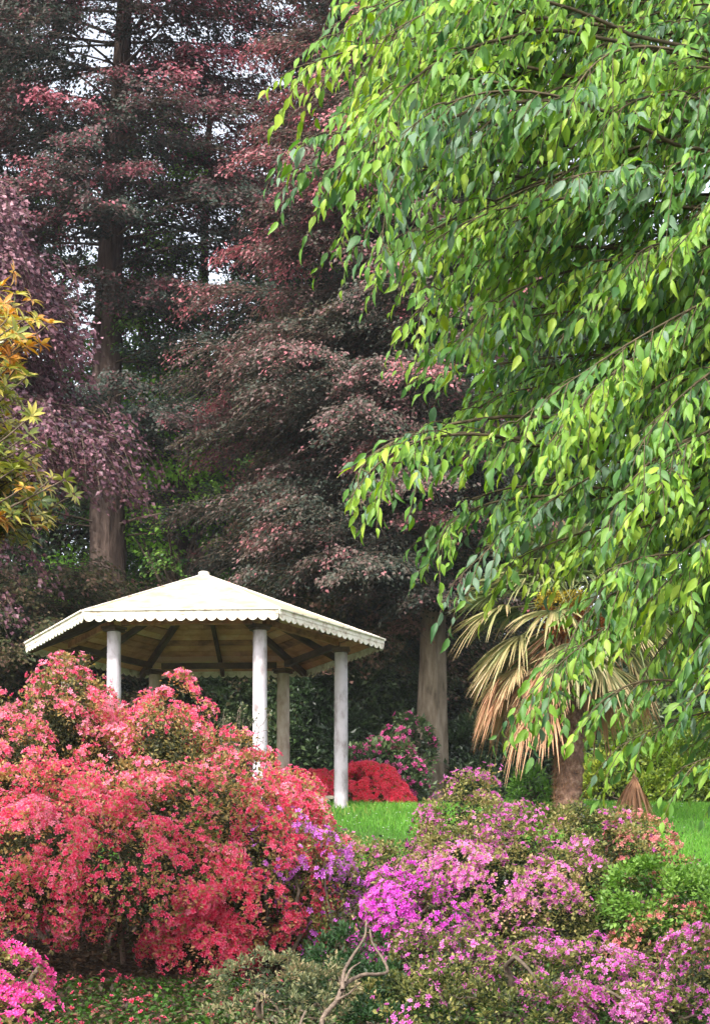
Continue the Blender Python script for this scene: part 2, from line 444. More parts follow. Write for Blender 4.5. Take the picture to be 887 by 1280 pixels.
# =================================================================== PAVILION
paint = noise_mat('cream_paint', (.40, .29, .15), (.58, .47, .29), (2.2, 2.2, 2.2), rough=.55, bump=.12, bdist=.01, c3=(.65, .55, .37), detail=12)
trim_m = noise_mat('worn_white_trim', (.30, .19, .11), (.72, .67, .57), (7, 7, 10), rough=.6, bump=.3, bdist=.006, c3=(.80, .76, .68), detail=10)
col_m = noise_mat('column_paint', (.17, .13, .125), (.46, .42, .45), (6, 6, 2.5), rough=.55, bump=.25, bdist=.008, c3=(.56, .52, .56), detail=14)
dirt_col = noise_mat('weathered_column', (.20, .14, .10), (.42, .34, .28), (6, 6, 2.5), rough=.65, bump=.3, bdist=.008, c3=(.55, .48, .42), detail=12)
dark_wood = noise_mat('dark_timber', (.05, .032, .022), (.14, .09, .055), (3, 3, 3), rough=.75, bump=.3, bdist=.006)
def board_mat():
    m, nt, out = newmat('ceiling_boards')
    a = nd(nt, 'ShaderNodeAttribute', _attribute_name='tint')
    tc = nd(nt, 'ShaderNodeTexCoord'); n = nd(nt, 'ShaderNodeTexNoise', Scale=3.5, Detail=8., Roughness=.7)
    nt.links.new(tc.outputs['Object'], n.inputs['Vector'])
    ad = nd(nt, 'ShaderNodeMath', _operation='MULTIPLY_ADD'); ad.inputs[1].default_value = .55
    nt.links.new(a.outputs['Fac'], ad.inputs[0]); nt.links.new(n.outputs['Fac'], ad.inputs[2])
    r = ramp(nt, [(.35, (.14, .055, .025)), (.55, (.42, .18, .085)), (.8, (.62, .32, .18)), (1, (.70, .48, .33))], ad.outputs[0])
    p = nd(nt, 'ShaderNodeBsdfPrincipled', Roughness=.8); nt.links.new(r.outputs[0], p.inputs['Base Color'])
    nt.links.new(p.outputs[0], out.inputs[0]); return m
boards = board_mat()

PX, PY = -2.53, 30.6; PHI = R(-3); CR = 2.3; ER = 3.0; EZ = 7.30; AZ = 8.42
def hexp(r, k, z): a = PHI+k*pi/3; return np.array([PX+r*cos(a), PY+r*sin(a), z])
pav = thing('pavilion', 'open six-sided pavilion with a cream pitched roof, scalloped trim and pale round columns', 'pavilion', (PX, PY, float(hgt(PX, PY))))
g = np.random.default_rng(11)
apex = np.array([PX, PY, AZ])
for k in range(6):
    a, b = hexp(ER, k, EZ), hexp(ER, k+1, EZ)
    # roof panel: a thin shell facet with a few low sagging waves
    Gp = Geo(); n = 14; rows = []
    for i in range(n+1):
        t = i/n; la = a+(apex-a)*t; lb = b+(apex-b)*t; m = max(1, n-i)
        for j in range(m+1 if i < n else 1):
            s = j/m; p = la+(lb-la)*s
            p = p+np.array([0, 0, -.02*sin(pi*s)*sin(pi*t)+.003*sin(s*17+k)])
            rows.append(p)
    idx = []; c = 0
    for i in range(n+1): idx.append(c); c += (max(1, n-i)+1) if i < n else 1
    fc = []
    for i in range(n):
        m = max(1, n-i); m2 = max(1, n-i-1) if i+1 < n else 0
        for j in range(m):
            fc.append((idx[i]+j, idx[i]+j+1, idx[i+1]+min(j, m2)))
            if j+1 <= m2 and i+1 < n: fc.append((idx[i]+j+1, idx[i+1]+j+1, idx[i+1]+j))
    top = np.array(rows)+[0, 0, .055]; bot = np.array(rows)+[0, 0, .03]
    Gp.add(top, [fc])
    Gu = Geo(); Gu.add(bot, [[f[::-1] for f in fc]]); Gu.out('roof_underlay', dark_wood, pav)
    # edge closing strip
    Gp.add([a+[0, 0, .03], b+[0, 0, .03], b+[0, 0, .055], a+[0, 0, .055]], [[(0, 1, 2, 3)]])
    Gp.out('roof_panel', paint, pav, True)
    # fascia board and scalloped valance below it
    mid = (a+b)/2; nout = nrm(np.array([mid[0]-PX, mid[1]-PY, 0]))
    Gf = Geo(); beam(Gf, a+nout*.012+[0, 0, .008], b+nout*.012+[0, 0, .008], .03, .075); beam(Gf, a+nout*.03+[0, 0, .047], b+nout*.03+[0, 0, .047], .05, .022)
    fas = Gf.out('fascia', trim_m, pav)
    Gs = Geo(); ns = 19; m = ns*10
    s = np.linspace(0, 1, m+1); dep = .045+.055*np.abs(np.sin(s*ns*pi))**.7*(1+.08*np.sin(s*37+k))
    pts = a+(b-a)*s[:, None]; o1 = pts+nout*.020; o0 = pts+nout*.006
    zt = np.array([0, 0, -.027]); dz = np.zeros((m+1, 3)); dz[:, 2] = -.027-dep
    V = np.concatenate([o1+zt, o1+dz, o0+zt, o0+dz]); q = []
    i = np.arange(m); M1 = m+1
    q = np.concatenate([np.stack([i, i+M1, i+M1+1, i+1], 1), np.stack([i+2*M1, i+2*M1+1, i+3*M1+1, i+3*M1], 1), np.stack([i+M1, i+3*M1, i+3*M1+1, i+M1+1], 1)])
    Gs.add(V, [q]); Gs.out('scalloped_valance', trim_m, pav).parent = fas
    # ceiling boards running parallel to the eave
    Gc = Geo(); nb = 17
    for i in range(nb):
        t0, t1 = i/nb, (i+1)/nb-.009
        off = g.normal()*.004
        zoff = np.array([0, 0, -.03+off]); ins = .985
        c0 = [a*ins+apex*(1-ins)]; A0 = a+(apex-a)*(t0+.012); B0 = b+(apex-b)*(t0+.012); A1 = a+(apex-a)*(t1+.012); B1 = b+(apex-b)*(t1+.012)
        if i == nb-1: A1 = A1*.9+A0*.1; B1 = B1*.9+B0*.1
        nseg = 1+int(g.random() < .5); cut = sorted([0, 1]+[g.uniform(.3, .7)]*(nseg-1))
        for u0, u1 in zip(cut[:-1], cut[1:]):
            q4 = [A0+(B0-A0)*u0, A0+(B0-A0)*(u1-.002), A1+(B1-A1)*(u1-.002), A1+(B1-A1)*u0]
            V = [p+zoff for p in q4]+[p+zoff+[0, 0, .018] for p in q4]
            Gc.add(V, [[(3, 2, 1, 0), (4, 5, 6, 7), (0, 1, 5, 4), (2, 3, 7, 6)]], tint=np.clip(.35+.30*g.normal(), 0, 1))
    Gc.out('ceiling_panel', boards, pav)
    # rafters: one below each hip, one in mid panel
    for r_, w_ in ((hexp(ER*.985, k, EZ), .09), ((a+b)/2*.985+np.array([PX, PY, EZ])*.015, .06)):
        Gr = Geo(); e = apex+(r_-apex)*.03; beam(Gr, r_-[0, 0, .075], e-[0, 0, .085], w_, .10); Gr.out('rafter', dark_wood, pav)
    # ring beam between the column heads
    c0, c1 = hexp(CR, k, 7.285), hexp(CR, k+1, 7.285)
    Gb = Geo(); d = nrm(c1-c0); beam(Gb, c0+d*.12, c1-d*.12, .08, .10); beam(Gb, c0+d*.16+[0, 0, .16], c1-d*.16+[0, 0, .16], .05, .14, tint=0) if False else None
    Gb.out('ring_beam', dark_wood if k in (0, 1, 2) else boards, pav)
    # column with a block head
    c = hexp(CR, k, 0); zb = float(hgt(c[0], c[1]))-.1; n = 24; z = np.linspace(zb, 7.13, n)
    rr = np.interp(np.linspace(0, 1, n), [0, .02, .05, .8, 1], [.130, .126, .118, .112, .108]); rr = rr*(1+.006*g.normal(size=n))
    V, q = tube(np.stack([np.full(n, c[0]), np.full(n, c[1]), z], 1), rr, 24)
    col = mesh('column', V, [q], dirt_col if k in (1, 2, 3) else col_m, pav, smooth=True)
    Gh = Geo(); hd = nrm(np.array([c[0]-PX, c[1]-PY, 0]))
    for zz, w_, h_ in ((7.155, .25, .04), (7.195, .29, .035)):
        cc = np.array([c[0], c[1], zz]); beam(Gh, cc-hd*w_/2, cc+hd*w_/2, w_, h_)
    Gh.out('column_head', dark_wood, pav).parent = col
# hip strips and apex cap
for k in range(6):
    Gh = Geo(); beam(Gh, hexp(ER, k, EZ+.062), apex+[0, 0, .057], .055, .02); Gh.out('hip_strip', trim_m, pav)
Gc = Geo()
V, q = tube(np.array([apex+[0, 0, .03], apex+[0, 0, .075], apex+[0, 0, .077], apex+[0, 0, .095], apex+[0, 0, .10]]), [.10, .09, .10, .07, .005], 12); Gc.add(V, [q])
Gc.out('apex_cap', trim_m, pav)

# weathered stone block beside the pavilion
stone_m = noise_mat('pale_stone', (.25, .21, .15), (.48, .42, .32), (5, 5, 12), c3=(.56, .50, .40), bdist=.03, bump=.7)
sb = thing('stone_block', 'low weathered pale stone block at the lawn edge behind the red azalea', 'stone block', (-.72, 31.3, float(hgt(-.72, 31.3))))
for j, (x0, x1, z0, z1) in enumerate(((-1.25, -.42, -.1, .085), (-1.3, -.36, .09, .155))):
    Gs = Geo(); zb = float(hgt(-.72, 31.3)); beam(Gs, [x0, 31.3, zb+(z0+z1)/2], [x1, 31.3, zb+(z0+z1)/2], .5, z1-z0)
    o = Gs.out('stone_course' if j == 0 else 'stone_cap', stone_m, sb)
    b = o.modifiers.new('bevel', 'BEVEL'); b.width = .012; b.segments = 2

# =================================================================== AZALEAS AND SHRUBS
def lm(n, *st, **k): return leaf_mat(n, [(i/(len(st)-1), c) for i, c in enumerate(st)], **k)
az_leaf = lm('azalea_leaf_bronze', (.022, .032, .010), (.17, .16, .05), (.42, .29, .10), (.60, .33, .17), rough=.5)
az_leaf_olive = lm('azalea_leaf_olive', (.018, .032, .010), (.14, .16, .04), (.34, .31, .10), (.52, .36, .20), rough=.5)
red_petal = petal_mat('red_petal', [(0, (.58, .002, .035)), (.4, (.78, .006, .085)), (.75, (.85, .03, .16)), (1, (.90, .27, .38))], (.96, .54, .68), .32)
pur_petal = petal_mat('purple_petal', [(0, (.34, .008, .22)), (.5, (.58, .035, .40)), (1, (.80, .30, .58))], (.93, .60, .82), .3)
mag_petal = petal_mat('magenta_petal', [(0, (.56, .01, .46)), (.6, (.70, .035, .58)), (1, (.84, .18, .72))], (.92, .45, .84), .28)
orc_petal = petal_mat('orchid_petal', [(0, (.44, .015, .30)), (.5, (.66, .06, .47)), (1, (.83, .30, .64))], (.93, .60, .84), .3)
vio_petal = petal_mat('violet_petal', [(0, (.50, .04, .52)), (1, (.72, .20, .74))], (.85, .5, .88), .3)
hot_petal = petal_mat('hot_pink_petal', [(0, (.75, .01, .22)), (1, (.88, .06, .42))], (.95, .35, .62), .35)
sal_petal = petal_mat('salmon_petal', [(0, (.58, .07, .12)), (1, (.82, .32, .32))], (.9, .55, .52), .35)
scar_petal = petal_mat('scarlet_petal', [(0, (.80, .001, .03)), (.6, (.94, .003, .08)), (1, (.95, .12, .20))], (.98, .40, .48), .4, .5)
rho_petal = petal_mat('rhododendron_petal', [(0, (.55, .015, .20)), (1, (.78, .08, .38))], (.9, .4, .62), .35)
green_leaf = lm('shrub_leaf_green', (.04, .10, .015), (.10, .22, .03), (.24, .40, .08), rough=.45)
grey_leaf = lm('shrub_leaf_sage', (.03, .045, .02), (.095, .125, .06), (.21, .22, .10), (.38, .28, .16), rough=.5)
dark_leaf = lm('laurel_leaf_dark', (.02, .042, .018), (.055, .10, .035), (.13, .19, .07), rough=.3, trans=.25, spec=.6)
lime_leaf = lm('hedge_leaf_lime', (.04, .08, .012), (.14, .22, .025), (.38, .42, .06), rough=.4)

AZ = 'azalea bushes flowering on the bank'
bush('azalea_bush', 'huge rounded azalea covered in coral red flowers, in front of the pavilion', 'azalea bush',
     [lobe(80, 956, 19.2, 66, 120, 1.0), lobe(212, 985, 18.8, 60, 112, .9), lobe(20, 975, 19.0, 60, 95, .9), lobe(0, 990, 18.6, 80, 105, 1.), lobe(142, 1000, 18.8, 60, 66, .7), lobe(60, 1080, 17.2, 130, 100, 1.2),
      lobe(205, 1075, 17.5, 125, 105, 1.1), lobe(300, 1035, 18.1, 88, 98, 1.), lobe(348, 1050, 18., 52, 100, .8), lobe(310, 1140, 17.1, 85, 95, .9),
      lobe(150, 1112, 16.5, 120, 66, 1.), lobe(15, 1108, 16.3, 95, 72, .9), lobe(255, 1185, 16.7, 60, 60, .6)],
     az_leaf, red_petal, 21, dens=36, rc=.145, nleaf=44, leaf=.042, nflow=23, flow=.054, cover=.64, group=AZ, hole=.48, stems=24, stem_m='grey_twig', low=-.75, fill=1.4,
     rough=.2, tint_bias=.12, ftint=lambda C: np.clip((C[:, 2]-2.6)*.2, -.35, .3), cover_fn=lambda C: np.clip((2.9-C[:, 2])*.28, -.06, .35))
bush('azalea_bush', 'violet flowered azalea branch mass leaning against the right flank of the coral red azalea', 'azalea bush',
     [lobe(352, 1062, 16.6, 30, 36, .3), lobe(392, 1095, 16.8, 38, 45, .35), lobe(425, 1150, 16.9, 42, 60, .45)],
     az_leaf_olive, vio_petal, 22, dens=45, rc=.12, nleaf=20, leaf=.042, nflow=10, flow=.06, cover=.5, group=AZ, low=-.8,
     ftint=lambda C: .3-(C[:, 0]+.7)*.5)
bush('azalea_bush', 'mostly leafy pale azalea with few faded pink flowers, between the red and purple ones', 'azalea bush',
     [lobe(420, 1115, 18.6, 70, 62, .8), lobe(480, 1105, 18.9, 62, 52, .8), lobe(400, 1200, 17.4, 70, 60, .6)],
     az_leaf_olive, pur_petal, 23, fill=.8, rough=.16, dens=40, rc=.13, nleaf=36, leaf=.042, nflow=9, flow=.055, cover=.35, group=AZ, hole=.1, tint_bias=.08, stems=14, stem_m='grey_twig', low=-.8)
bush('azalea_bush', 'largest purple azalea, its olive leafy dome rising in front of the palm trunk', 'azalea bush',
     [lobe(586, 1066, 18.4, 52, 74, .8), lobe(655, 1090, 18.2, 92, 68, 1.), lobe(735, 1100, 18.2, 90, 82, 1.), lobe(565, 1130, 17.5, 60, 80, .9),
      lobe(620, 1150, 17.3, 110, 75, 1.), lobe(730, 1165, 17.3, 100, 72, .9), lobe(552, 1062, 18.2, 22, 42, .4), lobe(800, 1190, 17.3, 55, 60, .7)],
     az_leaf_olive, pur_petal, 24, dens=42, rc=.13, nleaf=52, leaf=.040, nflow=24, flow=.045, cover=.34, group=AZ, hole=.5, stems=24, low=-.75, tint_bias=.08, fill=.8, rough=.16,
     ftint=lambda C: np.clip((2.6-C[:, 2])*.15, -.15, .2))
bush('azalea_bush', 'vivid magenta azalea in full flower beside the bare twisted branch', 'azalea bush',
     [lobe(500, 1140, 16.3, 44, 42, .4), lobe(545, 1160, 16.4, 32, 34, .35), lobe(478, 1172, 16.3, 22, 26, .3)],
     az_leaf_olive, mag_petal, 25, dens=55, rc=.12, nleaf=24, leaf=.045, nflow=20, flow=.055, cover=.72, group=AZ, stems=6, low=-.85, hole=.2, rough=.24, fill=.6)
bush('azalea_bush', 'low sprawling pink-purple azalea along the bottom, below the largest purple azalea', 'azalea bush',
     [lobe(560, 1225, 15.2, 75, 52, .6), lobe(650, 1235, 15.2, 80, 50, .6), lobe(740, 1240, 15.2, 75, 45, .6), lobe(515, 1195, 15.8, 38, 34, .4), lobe(560, 1290, 14.0, 80, 50, .5), lobe(680, 1290, 14.0, 90, 48, .5), lobe(790, 1285, 14.2, 80, 45, .5), lobe(490, 1275, 14.6, 50, 40, .4)],
     az_leaf_olive, orc_petal, 26, dens=44, rc=.12, nleaf=46, leaf=.040, nflow=24, flow=.046, cover=.52, group=AZ, hole=.42, stems=14, low=-.7, tint_bias=.05, fill=.7, rough=.17)
bush('azalea_bush', 'small orchid pink azalea at the right end of the bank under the leafy green shrub', 'azalea bush',
     [lobe(878, 1228, 14.8, 44, 48, .5), lobe(850, 1290, 14.0, 40, 40, .4), lobe(910, 1290, 14.2, 60, 70, .5)],
     az_leaf_olive, orc_petal, 27, dens=42, rc=.13, nleaf=32, leaf=.045, nflow=17, flow=.052, cover=.5, rough=.18, fill=.6, group=AZ, stems=6, low=-.7)
bush('azalea_bush', 'small salmon azalea beside the purple dome, near the right end of the lawn', 'azalea bush',
     [lobe(798, 1068, 17.9, 40, 36, .4), lobe(835, 1190, 16.2, 55, 50, .5)],
     az_leaf, sal_petal, 28, dens=46, rc=.12, nleaf=30, leaf=.042, nflow=13, flow=.05, cover=.6, group=AZ, stems=6, low=-.8)
bush('azalea_bush', 'hot pink azalea low at the left, in front of the coral red one', 'azalea bush',
     [lobe(-2, 1240, 14.6, 48, 45, .45), lobe(20, 1290, 14.3, 50, 40, .45), lobe(-50, 1250, 14.6, 60, 60, .5)],
     az_leaf_olive, hot_petal, 29, dens=40, rc=.12, nleaf=26, leaf=.045, nflow=12, flow=.065, cover=.6, group=AZ, stems=6, low=-.7)
bush('leafy_shrub', 'light green small-leaved shrub without flowers on the right of the bank', 'shrub',
     [lobe(812, 1125, 16.5, 58, 42, .5), lobe(855, 1140, 16.4, 50, 45, .5), lobe(900, 1150, 16.4, 50, 55, .5), lobe(780, 1140, 16.4, 30, 26, .3)],
     green_leaf, None, 30, dens=55, rc=.13, nleaf=40, leaf=.05, lw=1.1, stems=8, low=-.8)
bush('leafy_shrub', 'sage green shrub with narrow leaf rosettes at the foot of the coral red azalea', 'shrub',
     [lobe(338, 1240, 14.6, 44, 32, .4), lobe(395, 1252, 14.4, 42, 32, .4), lobe(360, 1285, 14.0, 72, 28, .4)],
     grey_leaf, None, 31, dens=60, rc=.09, nleaf=34, leaf=.042, lw=.8, rough=.2, hole=.3, fill=.6, stems=8, low=-.7)
bush('leafy_shrub', 'dark green low shrub under the bare twisted branch', 'shrub',
     [lobe(450, 1262, 15.0, 60, 46, .5), lobe(440, 1222, 15.9, 50, 50, .5), lobe(470,1290,14.1,50,30,.4)],
     lm('shrub_leaf_deep', (.015, .04, .012), (.04, .10, .03), (.10, .20, .05)), None, 32, dens=50, rc=.12, nleaf=30, leaf=.05, stems=6, low=-.7)
# scarlet domes and rhododendron beyond the lawn
SC = 'scarlet azalea domes beyond the lawn'
bush('scarlet_azalea', 'larger clipped scarlet azalea dome, right of the front pavilion column', 'azalea bush',
     [lobe(462, 1003, 32.6, 40, 44, .7), lobe(432, 1005, 32.8, 26, 36, .5), lobe(490, 1012, 32.4, 20, 20, .4)], lm('scarlet_leaf', (.05, .09, .01), (.35, .16, .02), (.6, .25, .03)), scar_petal, 33,
     dens=60, rc=.12, nleaf=14, leaf=.06, nflow=30, flow=.075, cover=1.0, group=SC, stems=3, low=-.2, rough=.07)
bush('scarlet_azalea', 'smaller clipped scarlet azalea dome behind the stone block, left of the front pavilion column', 'azalea bush',
     [lobe(392, 998, 33.2, 30, 30, .5), lobe(415, 1005, 33.2, 14, 22, .4), lobe(375, 1003, 33.2, 20, 25, .4)], lm('scarlet_leaf_orange', (.05, .09, .01), (.5, .20, .02), (.7, .30, .03)), scar_petal, 34,
     dens=60, rc=.10, nleaf=14, leaf=.05, nflow=30, flow=.07, cover=1.0, group=SC, stems=3, low=-.2, rough=.03)
bush('rhododendron', 'dark leaved rhododendron with magenta pink flower heads beside the smooth grey tree trunk', 'rhododendron',
     [lobe(484, 972, 34.2, 34, 42, .6), lobe(460, 962, 34.6, 22, 30, .5), lobe(505, 985, 34.0, 20, 38, .5), lobe(505, 945, 34.8, 26, 34, .5)], dark_leaf, rho_petal, 35,
     dens=20, rc=.2, nleaf=60, leaf=.11, lw=.9, nflow=10, flow=.10, cover=.16, patch=1.2, stems=8, low=-.5)
# dark evergreen shrubs that close the view behind the pavilion
gg = 'dark evergreen shrubs at the edge of the wood'
for i, (px, py, Y, rx, rz, ry, lb) in enumerate([
        (40, 880, 37.5, 95, 75, 1.6, 'dark laurel left of the pavilion, behind the top of the coral red azalea'),
        (150, 905, 38.5, 70, 75, 1.5, 'dark laurel seen between the two left pavilion columns'),
        (250, 905, 38.0, 70, 72, 1.5, 'dark laurel seen through the middle of the pavilion'),
        (330, 900, 39.0, 55, 75, 1.5, 'dark laurel just behind the front right pavilion column'),
        (395, 900, 37.6, 50, 80, 1.3, 'dark laurel behind the small scarlet dome'),
        (470, 880, 38.5, 62, 90, 1.5, 'dark laurel rising behind the magenta rhododendron'),
        (590, 965, 37.2, 42, 50, 1.0, 'dark laurel just right of the smooth grey trunk'),
        (650, 900, 39.5, 70, 80, 1.5, 'dark laurel behind the hanging dead palm fronds'),
        (745, 900, 38.5, 70, 90, 1.5, 'dark laurel between the palm trunk and the lime green hedge'),
        (850, 870, 39.5, 80, 110, 1.6, 'dark laurel above the lime green hedge')]):
    bush('laurel_shrub', lb, 'shrub', [lobe(px, py, Y, rx, rz, ry), lobe(px-rx*.5, py+rz*.45, Y-.6, rx*.6, rz*.6, ry*.7), lobe(px+rx*.5, py+rz*.5, Y-.5, rx*.55, rz*.6, ry*.7)],
         dark_leaf, None, 40+i, dens=11, rc=.34, nleaf=75, leaf=.12, lw=.9, group=gg, stems=6, low=-.5, fill=.2, hole=.1)
hg = 'lime green shrubs behind the right end of the lawn'
for i, (px, py, Y, rx, rz, ry, lb) in enumerate([
        (848, 985, 34.0, 55, 48, .9, 'lime green glossy shrub at the right end of the lawn'),
        (775, 965, 34.6, 42, 50, .8, 'yellow-green shrub between the palm trunk and the hanging dead frond'),
        (905, 960, 34.4, 45, 70, .9, 'tall yellow-green shrub cut by the right edge of the photo')]):
    bush('hedge_shrub', lb, 'shrub', [lobe(px, py, Y, rx, rz, ry), lobe(px-rx*.4, py+rz*.4, Y-.3, rx*.6, rz*.6, ry*.8)],
         lime_leaf, None, 60+i, dens=20, rc=.25, nleaf=60, leaf=.10, lw=.9, group=hg, stems=5, low=-.4, tint_bias=.05)
bush('small_plant', 'small bright green seedling plant at the foot of the palm trunk', 'plant', [lobe(660, 1000, 29., 18, 26, .25), lobe(668, 985, 29., 10, 22, .2)],
     green_leaf, None, 70, dens=40, rc=.16, nleaf=12, leaf=.13, lw=.7, stems=4, low=-.4)

# thin twiggy shrub between red azalea and pavilion
g = np.random.default_rng(77)
tb = at(297, 960, 25.5); tb[2] = hgt(tb[0], tb[1])
tr = thing('twiggy_shrub', 'thin twiggy almost leafless shrub between the pavilion columns, above the red azalea', 'shrub', tuple(tb))
G = Geo(); ends = []
for i in range(16):
    e = at(297+g.normal()*16, 905+g.normal()*14, 25.5+g.normal()*.2); s = tb+[g.normal()*.05, g.normal()*.05, -.05]
    t = np.linspace(0, 1, 10)[:, None]; mid = s*.45+e*.55+np.array([g.normal()*.2, g.normal()*.2, 0])
    P = (1-t)**2*s+2*t*(1-t)*mid+t*t*e+np.sin(t*9)*g.normal(size=3)*.015; v, q = tube(P, np.linspace(.014, .004, 10), 4); G.add(v, [q])
    for j in range(6):
        p = P[5+g.integers(0, 5)]; e2 = p+nrm(g.normal(size=3)+[0, 0, .6])*g.uniform(.08, .22); v, q = tube(np.array([p, (p+e2)/2+g.normal(size=3)*.02, e2]), [.005, .004, .002], 3); G.add(v, [q]); ends.append(e2)
G.out('stem', M['twig'], tr, True)
E = np.repeat(np.array(ends), 5, 0)+.03*g.normal(size=(len(ends)*5, 3))
V, Fc = inst(LEAF4, LEAF4F, E, rdirs(g, len(E)), rdirs(g, len(E)), .04*g.uniform(.6, 1.2, len(E)))
mesh('foliage', V, [Fc], grey_leaf, tr, {'tint': np.repeat(g.random(len(E))*.8, 4)})

# bare twisted branch of an old shrub
bb = at(395, 1300, 13.4); bb[2] = hgt(bb[0], bb[1])
br = thing('bare_branch', 'bare twisted pale grey forked branch rising beside the magenta azalea', 'branch', tuple(bb))
def pipe(G, pts, r0, r1, Y, dy=0, seed=0, sides=8):
    P = np.array([at(px, py, Y+dy*i/(len(pts)-1)) for i, (px, py) in enumerate(pts)])
    t = np.linspace(0, len(P)-1, 8*len(P)); i = np.clip(t.astype(int), 0, len(P)-2); f = (t-i)[:, None]
    Pm = np.vstack([2*P[0]-P[1], P, 2*P[-1]-P[-2]])
    p0, p1, p2, p3 = Pm[i], Pm[i+1], Pm[i+2], Pm[i+3]
    Q = .5*(2*p1+(p2-p0)*f+(2*p0-5*p1+4*p2-p3)*f*f+(3*p1-p0-3*p2+p3)*f**3)
    v, q = tube(Q, np.linspace(r0, r1, len(Q))*(1+.12*np.sin(np.arange(len(Q))*1.7+seed)), sides); G.add(v, [q])
G = Geo()
pipe(G, [(398, 1305), (404, 1272), (420, 1252), (430, 1232), (452, 1219), (472, 1218), (484, 1214), (478, 1198), (466, 1180), (462, 1162)], .022, .007, 13.5, .8, 1)
pipe(G, [(428, 1238), (430, 1215), (440, 1196), (455, 1172), (458, 1150)], .017, .006, 13.6, .6, 2)
pipe(G, [(431, 1228), (438, 1212), (450, 1203)], .012, .005, 13.65, .2, 3)
pipe(G, [(421, 1250), (436, 1242), (446, 1232)], .012, .004, 13.55, -.1, 4)
pipe(G, [(373, 1300), (376, 1278), (382, 1264)], .012, .008, 13.4, .1, 5)
G.out('branch', M['grey_twig'], br, True)

# ground cover with fallen petals under the red azalea
g = np.random.default_rng(81); n = 26000
x = g.uniform(-3.6, 3.6, n); y = np.where(x < -.4, g.uniform(12.6, 15.9, n), g.uniform(12.6, 17.6, n)); P = np.stack([x, y, hgt(x, y)+g.uniform(.01, .09, n)], 1)
V, Fc = inst(LEAF4, LEAF4F, P, np.stack([g.normal(size=n), g.normal(size=n), .5+.5*g.random(n)], 1), np.array([0, 0, 1.])+.5*rdirs(g, n), .05*g.uniform(.5, 1.2, n), np.full(n, 1.3))
tag(mesh('ground_cover', V, [Fc], green_leaf, None, {'tint': np.repeat(np.clip(.04+.16*g.normal(size=n), 0, 1), 4)}), 'low dark green ground cover under the azaleas', 'ground cover', kind='stuff')
n = 14000; x = g.uniform(-3.6, -.3, n); y = np.where(np.arange(n) < 5000, g.uniform(12.6, 16, n), g.uniform(15.7, 18.2, n))
V, Fc = inst(LEAF4, LEAF4F, np.stack([x, y, hgt(x, y)+np.where(y < 15.7, g.uniform(.06, .11, n), g.uniform(.005, .05, n))], 1), rdirs(g, n)*[1, 1, .4], np.array([0, 0, 1.])+.5*rdirs(g, n), .06*g.uniform(.5, 1.2, n))
tag(mesh('shade_litter', V, [Fc], lm('shade_litter', (.02, .014, .008), (.06, .04, .02), (.14, .08, .04), rough=.7, trans=.1), None, {'tint': np.repeat(g.random(n), 4)}), 'dark brown leaf litter painting shade into the hollow beneath the coral red azalea', 'leaf litter', kind='stuff')  # plain litter in front; under the bush its dark colour paints the hollow's shade
n = 320; x = g.uniform(-3.2, -.6, n); y = g.uniform(13, 16.2, n)
V, Fc = inst(FL, FLF, np.stack([x, y, hgt(x, y)+g.uniform(.05, .11, n)], 1), rdirs(g, n), np.array([0, 0, 1])+.7*rdirs(g, n), .055*g.uniform(.6, 1.1, n))
tag(mesh('fallen_petals', V, [Fc], red_petal, None, {'tint': np.repeat(g.random(n)*.7, len(FL)), 'rad': np.tile(FLR, n)}), 'fallen red petals scattered on the ground cover', 'petals', kind='stuff')

# =================================================================== TREES OF THE WOOD
beech_leaf = lm('copper_beech_leaf', (.028, .042, .028), (.085, .082, .06), (.18, .105, .10), (.38, .125, .14), (.56, .21, .24), rough=.5, trans=.3, spec=.35)
bronze_leaf = lm('bronze_beech_leaf', (.025, .045, .02), (.065, .09, .035), (.15, .13, .06), (.32, .19, .14), (.44, .25, .2), rough=.5, trans=.3, spec=.35)
purple_leaf = lm('purple_beech_leaf', (.04, .022, .034), (.12, .055, .075), (.25, .12, .15), (.48, .28, .31), rough=.48, trans=.25, spec=.4)
fir_leaf = lm('dark_fir_leaf', (.02, .04, .026), (.05, .085, .05), (.10, .15, .07), rough=.5, trans=.2)
sun_leaf = lm('sun_painted_leaf', (.06, .18, .03), (.22, .48, .06), (.50, .74, .16), rough=.45, trans=.5)  # sunlight put into the leaf colour, as other crowns block the sun

g = np.random.default_rng(101)
def zat(py, Y): return EYE+(HY-py)/F*Y
# smooth grey trunk copper beech, centre
def tiers(g, z0, z1, step, per, Lf, a0=0., a1=2*pi, rise=.14, droop=.28):
    out = []; z = z0
    while z < z1:
        ph = g.uniform(0, 2*pi)
        for k in range(per):
            a = a0+(a1-a0)*((k+g.random()*.9)/per); L = Lf(z, a)*g.uniform(.62, 1.1)
            out.append((z+g.normal()*.13, a, max(.6, L), rise+g.normal()*.05, droop*g.uniform(.7, 1.3)))
        z += step*g.uniform(.8, 1.2)
    return out
bx, by = at(537, 1000, 36.)[:2]
LB = lambda z, a: np.interp(z, [8, 10, 13, 17, 21, 25], [3.2, 4.2, 4.3, 3.6, 3.1, 2.3])*(1 if cos(a) < .2 else .75)
bB = []
z = 9.0
while z < 24.5:                                   # flat sprays at their own heights and lengths, most of them towards the light
    for k in range(5):
        a = g.uniform(pi*.8, pi*1.95); bB.append((z+g.uniform(-.25, .25), a, LB(z, a)*g.uniform(.6, 1.12), .10+.05*g.normal(), g.uniform(.12, .26)))
    bB.append((z, g.uniform(0, 2*pi), LB(z, 0)*g.uniform(.6, 1.), .1, .2)); z += .33
